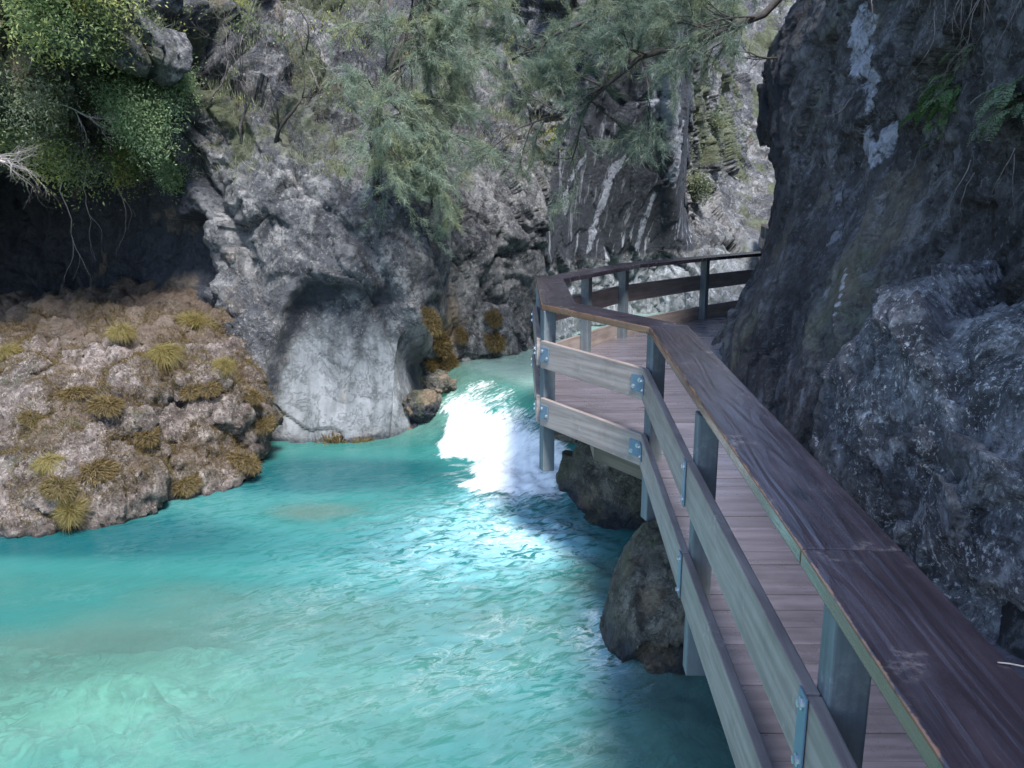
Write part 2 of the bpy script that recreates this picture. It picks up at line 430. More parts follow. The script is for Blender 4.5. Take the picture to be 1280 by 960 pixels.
#  px at level of the eye,  distance at every level
cl = [
    (-700, [7.5, 8, 8.5, 8.5, 8, 7.0, 7.0, 9, 12]),
    (-250, [9.0, 9.3, 10.2, 10.6, 10.0, 7.9, 7.8, 9.6, 13]),
    (-80, [9.6, 10.2, 11.6, 12.4, 11.8, 8.5, 8.0, 10.0, 13]),
    (20, [9.8, 10.5, 12.0, 12.8, 12.4, 9.0, 8.4, 10.2, 13]),
    (110, [9.8, 10.4, 11.6, 12.4, 12.0, 9.4, 8.9, 10.6, 13.5]),
    (190, [9.6, 9.9, 10.5, 11.0, 10.9, 9.7, 9.6, 11.2, 14]),
    (260, [9.3, 9.4, 9.7, 10.0, 10.1, 10.1, 10.7, 12.0, 14.5]),
    (330, [9.0, 9.05, 9.3, 9.55, 9.7, 10.3, 11.6, 13.0, 15.5]),
    (400, [8.9, 8.95, 9.25, 9.45, 9.6, 10.9, 12.4, 14.0, 16]),
    (470, [9.1, 9.1, 9.25, 9.5, 9.85, 11.3, 12.9, 14.5, 17]),
    (530, [9.5, 9.5, 9.6, 9.85, 10.4, 11.8, 13.3, 15, 17]),
    (570, [10.9, 10.85, 10.9, 11.05, 11.4, 12.3, 13.5, 15.2, 17.5]),
    (640, [11.6, 11.6, 11.65, 11.8, 12.0, 12.7, 13.8, 15.2, 17.5]),
    (700, [12.9, 12.9, 12.95, 13.0, 12.9, 12.8, 12.7, 13.2, 16]),
    (760, [14.5, 14.5, 14.5, 14.4, 13.9, 13.4, 12.9, 12.9, 16]),
    (815, [15.7, 15.7, 15.6, 15.4, 14.8, 14.1, 13.4, 13.3, 16]),
    (850, [15.6, 15.6, 15.5, 15.7, 15.3, 14.6, 13.9, 13.8, 17]),
    (872, [15.4, 15.4, 15.3, 16.2, 18.0, 18.0, 18.3, 19, 21]),
    (930, [15.6, 15.6, 15.8, 18.2, 20.5, 22.0, 23.5, 26, 30]),
    (1010, [17.5, 17.5, 17.5, 19.2, 20.5, 22.3, 24, 26, 30]),
    (1150, [20, 20, 20, 20.2, 20.5, 21.3, 23, 26, 30]),
]
C = np.zeros((len(cl), len(levels), 3))
for i, (px, ys) in enumerate(cl):
    ys = ys + [ys[-1] + 4.0]
    for j, (z, Y) in enumerate(zip(levels, ys)):
        depth = Y * CP - (z - H) * SP
        C[i, j] = ((px - 640) / FPX * depth, Y, z)
    if px >= 690: C[i, -2:, 2] = 8.0, 10.5                  # the far end of the gorge opens to the sky sooner
us = even_params(C[:, 4], 860, [.3, .5, .8, .9, 1, 1, 1.1, 1.1, 1.1, 1.1, 1.1, 1, 1, .9, .9, .8, .7, .5, .5, .3, .2])
vs = even_params(C[8], 400, [.8, 1.1, 1.2, 1.2, 1.2, 1.1, .9, .35, .15, .08])
P = net_surface(C, us, vs)
N, s_ = normals_grid(P, np.array([1.0, 4.0, 2.0]))
p = P.reshape(-1, 3); n = N.reshape(-1, 3)
x, y, z = p.T
# polished scallop worn by the river, with a lip above it
p0_ = p.copy()
mid_ = sstep(11.6, 10.4, y) * sstep(-3.2, -2.6, x)
wob = .10 * fbm(np.stack([x * 2, z * 0, z * 1.2], 1) + 4, 3)
zt_ = .84 - .9 * np.abs((x + 1.80) / .92) ** 4 - .15 * (x + 1.8) + wob
ins = sstep(.08, -.12, z - zt_ + .12 * fbm(p0_ * 3.0 + 6, 3)) * mid_                                   # inside the scallop, sharp at its arched lip
alc = ins * (1 - .35 * sstep(-.1, -1.0, z)) * sstep(-.1, .5, zt_ - z + .15)
zt2 = .25 - .9 * np.abs((x + .95) / .34) ** 2.2 + wob
alc2 = sstep(.12, -.15, z - zt2) * mid_ * (1 - .6 * sstep(-.2, -1.0, z))
smooth = np.clip(ins + .6 * alc2, 0, 1)
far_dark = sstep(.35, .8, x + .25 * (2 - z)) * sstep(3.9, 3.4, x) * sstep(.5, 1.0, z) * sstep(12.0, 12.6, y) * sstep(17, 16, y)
p0 = p.copy()
d = rock_detail(p, .24, .12, .04, (.55, .25))
# inclined slabs on the upper slope
up = sstep(2.3, 3.2, z)
slab = (x * .62 + z * .78 + .25 * fbm(p * .6, 3)) * 1.5
fa, fe = facet(np.stack([p[:, 0] + .5 * p[:, 2], p[:, 1], p[:, 2] - .5 * p[:, 0]], 1) * .62 + 2)
d += up * sstep(16.5, 15, y) * (.42 * fa - .22 * np.exp(-(fe / .07) ** 2))
d += up * .30 * sstep(15.4, 14.2, y) * (np.abs((slab % 1) - .5) * 2 - .5)
# smooth water-worn lower band, fluted dark overhang
low = sstep(.9, .1, z)
calm = mid_ * sstep(2.4, 1.7, z) * sstep(.8, .2, x)
d *= (1 - .40 * low) * (1 - .62 * smooth) * (1 - .88 * far_dark) * (1 - .42 * calm)
d += far_dark * .05 * ridged(np.stack([(x - .28 * z) * 1.5, y * .3, z * .18], 1), 3)
d += -.30 * alc - .10 * alc2 + .14 * bump2(x, z, -1.9, .98, .9, .22) * mid_
p = p + n * d[:, None]
# rock masks; some also carry shade put into the colour
nz = fbm(p0 * 1.1 + 3, 4)
wet = far_dark * 1.0  # streaked overhang: dark stained rock, with its shade painted in too
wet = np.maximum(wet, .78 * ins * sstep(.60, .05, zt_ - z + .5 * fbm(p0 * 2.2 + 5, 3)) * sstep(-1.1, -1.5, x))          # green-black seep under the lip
wet = np.maximum(wet, .6 * bump2(x, z, -2.15, -.75, .16, .35))
wet = np.maximum(wet, .75 * sstep(-.82, -.98, z) * sstep(13, 11, y))                               # tide line
wet = np.maximum(wet, .8 * sstep(-2.9, -3.9, x) * sstep(2.6, 1.7, z))                              # cave darkness painted in as near-black rock
polish = .52 * ins * sstep(.1, .5, zt_ - z) * (1 - .7 * sstep(-.75, -.98, z)) + .35 * alc2 + .25 * calm * sstep(.5, -.3, z)
polish = np.maximum(polish, .8 * sstep(1.4, .3, z) * sstep(.2, .6, x) * sstep(11.2, 11.8, y))
moss = .55 * sstep(2.0, 2.8, z) * sstep(-.15, .25, fbm(p0 * .8 + 9, 3)) + .5 * bump2(x, z, -2.2, 2.3, 1.2, .35)
moss += .5 * sstep(1.2, 2.2, z) * sstep(.05, .3, fbm(p0 * 1.4 + 31, 4))
moss += .6 * sstep(15.8, 18, y) * sstep(0, .25, fbm(p0 * .9 + 2, 3))
brown = .38 * sstep(2.3, 3.0, z) * sstep(-.1, .3, fbm(p0 * .7 + 20, 3)) + .45 * sstep(-2.6, -3.2, x) * sstep(.0, .3, fbm(p0 * 1.3 + 40, 3))
brown += .7 * bump2(x, z, -.75, .1, .22, .6) * sstep(12, 11, y) + .5 * ins * bump2(x, z, -1.95, -.35, .10, .4) + .45 * ins * bump2(x, z, -2.4, -.3, .08, .3) + .3 * sstep(1.3, .6, z) * sstep(.8, 1.2, x) * sstep(12, 13, y) * sstep(-.1, .2, nz)
brown *= 1 - .9 * far_dark; moss *= 1 - .9 * far_dark; polish *= 1 - far_dark
streak = np.clip(far_dark * .5 + .55 * sstep(1.5, .9, z) * sstep(.2, .8, x) * sstep(17, 16, y), 0, 1)
streak = np.maximum(streak, .1 * ins * sstep(.2, .6, zt_ - z) + .3 * alc2)
def on_line(pv, nv, px, py, rad):
    dr = ray(px, py); dr = dr / np.linalg.norm(dr)
    v = pv - np.array([0, 0, H]); t = v @ dr
    dist = np.linalg.norm(v - t[:, None] * dr, axis=1)
    ok = (dist < rad) & (t > 0)
    if not ok.any(): ok = dist < dist.min() + rad
    i = np.where(ok)[0][np.argmin(t[ok])]
    return pv[i].copy()
def stain(pv, pts, jit=.12):
    """mineral stain running down a wall: a chain of points on the rock with a half-width each"""
    out = np.zeros(len(pv)); j = fbm(pv * 3 + 70, 3)
    for (a, ra), (b, rb) in zip(pts[:-1], pts[1:]):
        for t in np.linspace(0, 1, 7):
            c = a + (b - a) * t; r = ra + (rb - ra) * t
            dd = np.sqrt(((pv - c) ** 2 * np.array([1, 1, .35])).sum(1))
            out = np.maximum(out, sstep(1.5, .5, dd / r + 1.6 * j))
    return out
cs = [[(735, 200, .06), (715, 225, .08), (710, 265, .06)], [(790, 190, .04), (768, 225, .09), (752, 270, .10), (740, 310, .06)],
      [(830, 85, .2), (845, 130, .3), (852, 180, .2), (845, 235, .1)], [(820, 250, .07), (800, 310, .10)]]
chalk = np.zeros(len(p))
for ch_ in cs: chalk = np.maximum(chalk, stain(p, [(on_line(p, n, a, b, .06), r) for a, b, r in ch_]))
chalk = np.maximum(chalk, (1 - far_dark) * (.50 + .25 * fbm(p * 1.2, 3)) * sstep(1.25, .6, z) * sstep(.3, .8, x) * sstep(11.9, 12.5, y) * sstep(18, 17, y))
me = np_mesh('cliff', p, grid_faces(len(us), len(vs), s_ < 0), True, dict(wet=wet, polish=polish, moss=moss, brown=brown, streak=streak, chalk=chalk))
cliff = tag(link('rock_cliff', me, None, M['cliff']), 'broken grey gorge cliff on the far bank, white mineral streaks over its dark end', 'cliff', kind='structure')
CL_P = p.reshape(len(us), len(vs), 3); CL_N = N

def cliff_hit(px, py, eps=.02):
    """nearest cliff vertex along a survey line of sight, for rooting plants on the rock"""
    dr = ray(px, py); dr = dr / np.linalg.norm(dr)
    v = p - np.array([0, 0, H]); t = v @ dr
    dist = np.linalg.norm(v - t[:, None] * dr, axis=1)
    ok = (dist < .06) & (t > 0)
    if not ok.any(): ok = dist < dist.min() + .05
    i = np.where(ok)[0][np.argmin(t[ok])]
    return p[i].copy(), n[i].copy()

# ---- right wall that the walkway squeezes under
lv2 = np.array([-1.7, -.5, .0, .5, 1.1, 1.8, 2.7, 3.8, 5.5, 8.0, 13.0])
rows = [   # (Y, x at every level)
    (-14.0, [2.4] * 6 + [2.4, 2.5, 2.8, 3.6]),
    (-5.0, [2.2] * 6 + [2.3, 2.5, 3.0, 4.2]),
    (-1.0, [2.1, 2.1, 2.1, 2.1, 2.1, 2.1, 2.2, 2.4, 2.9, 4.0]),
    (1.5, [2.0, 2.0, 2.0, 2.05, 2.1, 2.15, 2.2, 2.4, 2.9, 4.0]),
    (3.2, [1.95, 1.95, 1.95, 2.1, 2.3, 2.35, 2.3, 2.45, 2.9, 4.0]),
    (4.6, [1.85, 1.85, 1.9, 2.15, 2.45, 2.65, 2.6, 2.6, 3.0, 4.0]),
    (6.0, [1.9, 1.9, 1.95, 2.15, 2.4, 2.7, 2.75, 2.75, 3.1, 4.1]),
    (7.6, [2.05, 2.05, 2.1, 2.3, 2.55, 2.75, 2.8, 2.9, 3.3, 4.2]),
    (9.0, [2.2, 2.2, 2.25, 2.56, 2.86, 2.9, 2.70, 3.0, 3.6, 4.5]),
    (9.7, [2.5, 2.45, 2.45, 2.84, 3.15, 3.15, 2.88, 3.2, 3.8, 4.7]),
    (10.2, [3.3, 3.3, 3.3, 3.4, 3.5, 3.5, 3.5, 3.6, 4.1, 5.0]),
    (11.5, [4.6, 4.6, 4.6, 4.7, 4.7, 4.7, 4.7, 4.8, 5.2, 6.2]),
    (13.5, [6.5, 6.5, 6.5, 6.6, 6.6, 6.6, 6.6, 6.8, 7.2, 8.2]),
    (16.5, [8.5, 8.5, 8.5, 8.6, 8.6, 8.6, 8.8, 9, 9.5, 10.5]),
]
C2 = np.zeros((len(rows), len(lv2), 3))
for i, (Y, xs) in enumerate(rows):
    xs = xs[:-1] + ([xs[-2] + .15, xs[-2] + .35] if Y < -3 else [xs[-1] - .5, xs[-1]])  # unseen end behind the viewpoint, added and raised to shade the deck
    for j, (zz, xx) in enumerate(zip(lv2, xs)): C2[i, j] = (xx, Y, zz)
    if Y > -3: C2[i, -2:, 2] = 6.6, 8.0
us2 = even_params(C2[:, 4], 700, [.06, .15, .3, .7, 1.3, 1.4, 1.2, 1.1, 1, 1, .9, .5, .3, .2])
vs2 = even_params(C2[5], 330, [.6, .8, 1.1, 1.2, 1.2, 1.2, 1.2, .9, .35, .15, .08])
P2 = net_surface(C2, us2, vs2)
N2, s2 = normals_grid(P2, np.array([-1.0, 5.0, 1.5]))
p2 = P2.reshape(-1, 3); n2 = N2.reshape(-1, 3)
x, y, z = p2.T
flute = sstep(4.6, 5.6, y) * sstep(2.6, 1.6, z)
d = rock_detail(p2, .17, .10, .035, (.2, .5)) * (1 - .72 * flute)
w_ = (y * .8 - z * .75 + .3 * fbm(p2 * .7, 3))
d += flute * (.19 * ridged(np.stack([w_ * 1.3, x * .2, z * .15], 1), 3) + .03 * ridged(np.stack([w_ * 4, x, z * .3], 1), 3))
walk = sstep(.5, .0, z) * sstep(-.9, -.3, z)
d = np.where(d > 0, d * (1 - .5 * walk), d)
p20 = p2.copy()
p2 = p2 + n2 * d[:, None]
wet = .5 * sstep(4.5, 6.5, y) * sstep(3.6, 1.8, z) * (.6 + .6 * fbm(p20 * .9, 3)) + .9 * sstep(8.2, 9.0, y) * sstep(10.4, 9.6, y) * sstep(.4, 1.3, z)  # second term only darkens the far upper corner
streak = .5 * flute * sstep(-.1, .25, fbm(np.stack([w_ * .8, x * .1, z * .1], 1), 2))
brown = .55 * flute * sstep(-.15, .25, fbm(p20 * .8 + 7, 3)) * sstep(9.0, 8.0, y) + .3 * sstep(2.2, 3, z) * sstep(0, .3, fbm(p20 + 17, 3))
moss = .45 * sstep(-.05, .3, fbm(p20 * .8 + 13, 3)) * sstep(3.0, 5.0, y)
polish = .45 * flute * sstep(.0, .3, fbm(p20 * .7 + 33, 3))
cs = [[(1070, 15, .10), (1068, 60, .16), (1080, 110, .11), (1075, 160, .11)], [(1110, 155, .05), (1090, 185, .10), (1078, 205, .06)], [(1050, 330, .02), (1035, 400, .03)]]
chalk = np.zeros(len(p2))
for ch_ in cs: chalk = np.maximum(chalk, stain(p2, [(on_line(p2, n2, a, b, .05), r) for a, b, r in ch_]))
me = np_mesh('wall', p2, grid_faces(len(us2), len(vs2), s2 < 0), True, dict(wet=wet, polish=polish, moss=moss, brown=brown, streak=streak, chalk=chalk))
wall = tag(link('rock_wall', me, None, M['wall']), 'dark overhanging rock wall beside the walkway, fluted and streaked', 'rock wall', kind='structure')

def surf_hit(pv, nv, px, py):
    dr = ray(px, py); dr = dr / np.linalg.norm(dr)
    v = pv - np.array([0, 0, H]); t = v @ dr
    dist = np.linalg.norm(v - t[:, None] * dr, axis=1)
    ok = (dist < .05) & (t > 0)
    if not ok.any(): ok = dist < dist.min() + .03
    i = np.where(ok)[0][np.argmin(t[ok])]
    return pv[i].copy(), nv[i].copy()

def wall_hit(px, py): return surf_hit(p2, n2, px, py)

# ================================================================== free-standing rocks
def ico(sub):
    bm = bmesh.new(); bmesh.ops.create_icosphere(bm, subdivisions=sub, radius=1)
    v = np.array([w.co[:] for w in bm.verts]); f = np.array([[q.index for q in t.verts] for t in bm.faces]); bm.free()
    return v, f

def rock(name, c, radii, rotz, mat, sub=6, pw=2.6, amp=.12, seed=0, label=None, cat='boulder', masks=None, kind=None, group=None):
    v, f = ico(sub)
    v = v / (np.abs(v) ** pw).sum(1)[:, None] ** (1 / pw)
    nn = v / np.linalg.norm(v, axis=1)[:, None]
    r = np.array(radii)
    q = v * r
    sc = r.mean()
    pn = q + seed * 7.7
    d = amp * sc * (facet(pn * 1.0 / sc * .9)[0] * 1.3 + .55 * facet(pn * 2.4 / sc + 4)[0] + .3 * facet(pn * 5.5 / sc)[0]) + .02 * ridged(pn * 5, 4) * min(1, sc * 2) + .008 * fbm(pn * 24, 3)
    q = q + nn * d[:, None]
    c_, s_ = math.cos(rotz), math.sin(rotz)
    q = np.stack([q[:, 0] * c_ - q[:, 1] * s_, q[:, 0] * s_ + q[:, 1] * c_, q[:, 2]], 1)
    at = dict(wet=np.zeros(len(q)), polish=np.zeros(len(q)), moss=np.zeros(len(q)), brown=np.zeros(len(q)), streak=np.zeros(len(q)), chalk=np.zeros(len(q)))
    if masks: at.update(masks(q + np.array(c)))
    o = link(name, np_mesh(name, q, f, True, at), None, mat); o.location = c
    return tag(o, label, cat, group, kind)

def m_boulder(w):
    return dict(brown=.25 * sstep(0, .3, fbm(w + 3, 3)), moss=.5 * sstep(.9, 1.4, w[:, 2]) * sstep(-.1, .3, fbm(w * 2, 3)), wet=.55 * sstep(.2, -.25, w[:, 2] - .25 * (w[:, 1] - 3)) )
rock('boulder', (2.62, 3.75, .25), (.80, 1.15, 1.12), R(8), M['boulder'], 7, 2.7, .15, 2,
     'big pale-flecked boulder bulging over the walkway beside the handrail', masks=m_boulder)
def m_pier(w):
    return dict(wet=.6 * sstep(-.5, -.95, w[:, 2]), moss=.5 * sstep(-.1, .3, fbm(w * 2, 3)), brown=.5 * sstep(0, .3, fbm(w * 1.6 + 4, 3)))
rock('river_boulder', (1.02, 5.0, -1.05), (.38, .60, .74), R(-8), M['wetrock'], 6, 2.2, .085, 5,
     'dark mossy river boulder standing under the walkway posts', masks=m_pier)
rock('bank_rock', (2.15, 3.3, -1.35), (.6, 2.6, .75), R(0), M['wetrock'], 6, 2.4, .14, 8,
     'wet dark bank rock in the shadow under the deck', 'rock', masks=m_pier)
rock('bank_rock', (1.12, 7.3, -.95), (.62, .75, .75), R(20), M['wetrock'], 6, 2.3, .09, 9,
     'dark rock beneath the outer corner of the walkway, above the rapids pool', 'rock', masks=m_pier)
rock('bank_rock', (1.35, 9.2, -.75), (.75, 1.3, .62), R(-25), M['wetrock'], 6, 2.4, .16, 12,
     'rock under the far bend of the walkway beside the upper pool', 'rock', masks=m_pier)

def m_chute(w):
    return dict(wet=.8 * sstep(-.5, -.8, w[:, 2]), moss=.5 * sstep(-.2, .2, fbm(w * 3, 3)), brown=.9 * sstep(-.2, .2, fbm(w * 3 + 9, 3)))
for px_, py_, zz_, rr_, sd_, lb_ in ((528, 510, -.72, (.20, .26, .2), 15, 'dark mossy rock at the left lip of the chute'), (526, 541, -1.02, (.26, .18, .13), 16, 'low yellowish mossy rock at the pool corner, left foot of the chute'),
                                     (545, 480, -.5, (.17, .22, .13), 17, 'small rock above the dark mossy one where the upper pool spills over')):
    c_ = at_z(px_, py_, zz_); rock('chute_rock', (c_[0], c_[1] + .12, zz_), rr_, .4 * sd_, M['wetrock'], 5, 2.3, .2, sd_, lb_, 'rock', masks=m_chute)

# ---- the tufa mound: lumpy nodules fused by a voxel remesh, then roughened
def tufa():
    bm = bmesh.new()
    def ball(c, r, sq=(1, 1, 1)):
        bmesh.ops.create_icosphere(bm, subdivisions=2, radius=1, matrix=Matrix.Translation(c) @ Matrix.Diagonal((r * sq[0], r * sq[1], r * sq[2], 1)))
    fx = np.array([-8.0, -6.5, -5.4, -4.6, -4.05, -3.6, -3.3, -3.02, -2.85])
    fy = np.array([9.2, 8.2, 7.4, 7.05, 6.75, 7.0, 7.55, 8.1, 8.8])
    sd = np.array([-.3, 0, .15, .45, .9, 1.5, 2.6, 4.0, 5.0]); sz = np.array([-1.25, -1.15, -.55, -.27, -.08, .06, .38, .72, .9])
    def front(x): return np.interp(x, fx, fy)
    def top(x, y):
        h = np.interp(y - front(x), sd, sz)
        return h - .15 * sstep(-3.3, -2.95, x)
    rr = random.Random(5)
    for x in np.arange(-7.6, -3.1, .33):
        for k in range(11):
            yy = front(x) + .46 + k * .36
            if yy > 11.0: continue
            r = .42 + .08 * rr.random()
            zt = float(top(x, yy))
            ball((x, yy, zt - r), r, (1.05, 1, 1)); ball((x, yy, zt - r - .5), r)
    for _ in range(520):
        x = rr.uniform(-6.6, -2.95); u = rr.random() ** 1.6 * 2.6
        yy = front(x) + u + .02
        r = (.07 + .27 * rr.random() ** 1.5) * (1.25 if u < .9 else .75)
        zt = float(top(x, yy))
        zz = zt - r * rr.uniform(-.1, .55) if u > .3 else rr.uniform(-.95, zt)
        ball((x + rr.uniform(-.05, .05), yy, zz), r, (rr.uniform(.8, 1.4), rr.uniform(.8, 1.2), rr.uniform(.6, .95)))
    for x in np.arange(-6.4, -2.98, .47):
        for zz, oy, ra in ((-.70, .14, .36), (-.36, .40, .32), (-.16, .95, .24), (.02, 1.5, .2)):
            r = ra * rr.uniform(.6, 1.3); xx = x + rr.uniform(-.2, .2)
            ball((xx, float(front(xx)) + oy + rr.uniform(-.06, .12), zz + rr.uniform(-.08, .1)), r, (rr.uniform(.9, 1.35), 1, rr.uniform(.65, .9)))
    me = bpy.data.meshes.new('tmp'); bm.to_mesh(me); bm.free()
    o = bpy.data.objects.new('tmp', me); COL.objects.link(o)
    md = o.modifiers.new('r', 'REMESH'); md.mode = 'VOXEL'; md.voxel_size = .026
    dg = bpy.context.evaluated_depsgraph_get(); ev = o.evaluated_get(dg)
    m2 = bpy.data.meshes.new_from_object(ev)
    v = np.zeros(len(m2.vertices) * 3); m2.vertices.foreach_get('co', v); v = v.reshape(-1, 3)
    nn = np.zeros_like(v).ravel(); m2.vertices.foreach_get('normal', nn); nn = nn.reshape(-1, 3)
    d = .10 * fbm(v * 2.6, 3) + .075 * ridged(v * 6.5, 4, .6) + .07 * facet(v * 4.2)[0] + .022 * fbm(v * 26, 3, .6)
    w = v + nn * d[:, None]
    m2.vertices.foreach_set('co', w.astype(np.float32).ravel())
    m2.polygons.foreach_set('use_smooth', np.ones(len(m2.polygons), bool))
    x, y, z = v.T
    u = y - front(x)
    at = dict(
        brown=.75 * sstep(-.05, .25, fbm(v * 2.3 + 8, 4)) * sstep(2.6, .6, u) * (.35 + .65 * sstep(0, .7, nn[:, 2])) + .8 * sstep(1.0, 1.9, u),
        moss=.45 * sstep(.0, .3, fbm(v * 2.7 + 18, 3)) * sstep(.1, .7, nn[:, 2]) * sstep(2.2, .8, u),
        wet=.8 * sstep(-.9, -1.02, z) + .62 * sstep(1.5, 2.9, u), polish=np.zeros(len(v)), streak=np.zeros(len(v)), chalk=np.zeros(len(v)))  # waterline band; dark soil at the back with cave shade painted in
    for k, a in at.items():
        t = m2.attributes.new(k, 'FLOAT', 'POINT'); t.data.foreach_set('value', a.astype(np.float32))
    m2.update()
    bpy.data.objects.remove(o)
    m2.name = 'tufa_mound'
    ob = tag(link('tufa_mound', m2, None, M['tufa']), 'lumpy pinkish tufa mound with mossy nodules at the left water edge', 'rock mound')
    return ob, w, nn
TUFA, TV, TN = tufa()
def tufa_hit(px, py): return surf_hit(TV, TN, px, py)

# ================================================================== river
ZP, ZU = -1.0, -.46
def flow_field(x, y):
    """water level, foam, chop, speed line coordinate"""
    # the chute: crest line runs from the left cliff to the walkway rocks
    q_ = np.stack([x, y, 0 * x], 1); e_ = fbm(q_ * 1.5 + 90, 4)
    s = .80 * (x + .3) + .60 * (y - 8.35) + .25 * e_   # distance upstream of the foot of the chute
    ramp_ = sstep(-.25, 1.15, s) * sstep(6.9, 7.7, y)
    lev = ZP + (ZU - ZP) * ramp_ + .012 * np.maximum(0, y - 10)
    foam = sstep(-.55, .1, s + .5 * e_) * sstep(1.25, .55, s + .6 * e_) * sstep(10.6, 9.6, y + .6 * e_) * sstep(6.6, 7.4, y + .8 * e_) * sstep(-1.05, -.7, x + .4 * e_) * (1 - .4 * sstep(.35, .7, s)) * sstep(.72, .30, x + .3 * e_)
    boil = .65 * bump2(x, y, -.12, 7.35, .42, .7)
    chop = .07 + .9 * bump2(x, y, .0, 7.0, 1.0, 1.3) + .6 * bump2(x, y, -.3, 5.6, 1.6, 1.6) + .35 * bump2(x, y, .5, 4.4, .8, 1.2)
    return lev, foam, boil, chop, s
xs = np.concatenate([np.linspace(-12, -5.5, 60, endpoint=False), np.linspace(-5.5, 2.2, 300, endpoint=False), np.linspace(2.2, 6.5, 30)])
ys = np.concatenate([np.linspace(-6, 2.2, 60, endpoint=False), np.linspace(2.2, 11.6, 370, endpoint=False), np.linspace(11.6, 24, 110)])
X, Y = np.meshgrid(xs, ys, indexing='ij'); x = X.ravel(); y = Y.ravel()
lev, foam, boil, chop, s = flow_field(x, y)
p3 = np.stack([x, y, np.zeros_like(x)], 1)
# current swings from the chute to the lower left
ax = np.stack([x * .9 + y * .45, y * .9 - x * .45, np.zeros_like(x)], 1)
wv = np.stack([fbm(p3 * .8, 3), fbm(p3 * .8 + 50, 3), 0 * x], 1)
w1 = fbm((ax + wv * .6) * np.array([1.6, 1.0, 1]) , 3)
w2 = ridged((ax + wv * .5) * np.array([2.6, 4.6, 1]), 3, .55)
w3 = fbm((p3 + wv * .2) * 11, 3, .6)
zz = lev + chop * (.05 * w1 + .030 * w2 + .012 * w3)
turb = np.clip(foam + .7 * boil, 0, 1.2)
zz += turb * (.05 * ridged((p3 + wv * .4) * np.array([3.5, 1.8, 1]), 4, .6) + .035 * fbm(p3 * 7, 4, .6))
# streaks of foam and bubbles carried downstream
fl = np.clip(foam * 1.2 + .95 * boil, 0, 1.3)
tail = .75 * bump2(x, y, -.05, 6.7, .65, .8) + .24 * bump2(x, y, -.6, 5.4, 1.2, 1.4) + .14 * bump2(x, y, .35, 4.6, .8, 1.2) + .09 * bump2(x, y, -.5, 3.4, 1.8, 1.4) + .10 * bump2(x, y, -2.6, 7.2, 1.0, .7) + .8 * bump2(x, y, .58, 4.75, .14, .5) + .5 * bump2(x, y, .35, 6.3, .3, .25)
# bed depth gives the water its colour
def bed_z(x, y):
    q = np.stack([x, y, 0 * x], 1)
    dp = .55 + .75 * bump2(x, y, -1.7, 8.0, 1.6, .7) + .3 * bump2(x, y, -.3, 6.4, .9, .8) + .8 * bump2(x, y, -3.9, 6.5, 2.2, .55) \
         - .25 * bump2(x, y, -2.6, 4.4, 1.6, .9) - .36 * bump2(x, y, -1.75, 7.0, .5, .33) - .16 * bump2(x, y, -3.4, 3.4, 1.4, 1.0) \
        - .30 * bump2(x, y, .75, 5.9, .35, .5) - .32 * bump2(x, y, .85, 4.4, .32, .55) + .34 * fbm(q * np.array([.55, .9, 1]) + 3, 4)
    l, *_ = flow_field(x, y)
    return l - np.maximum(dp, .2) * (1 - .3 * sstep(8.6, 10.5, y))
bz = bed_z(x, y)
depth = np.clip(lev - bz, .05, 2)
me = np_mesh('river', np.stack([x, y, zz], 1), grid_faces(len(xs), len(ys)), True, dict(foam=fl, tail=tail, depth=depth, upstream=sstep(.9, 1.6, s)))
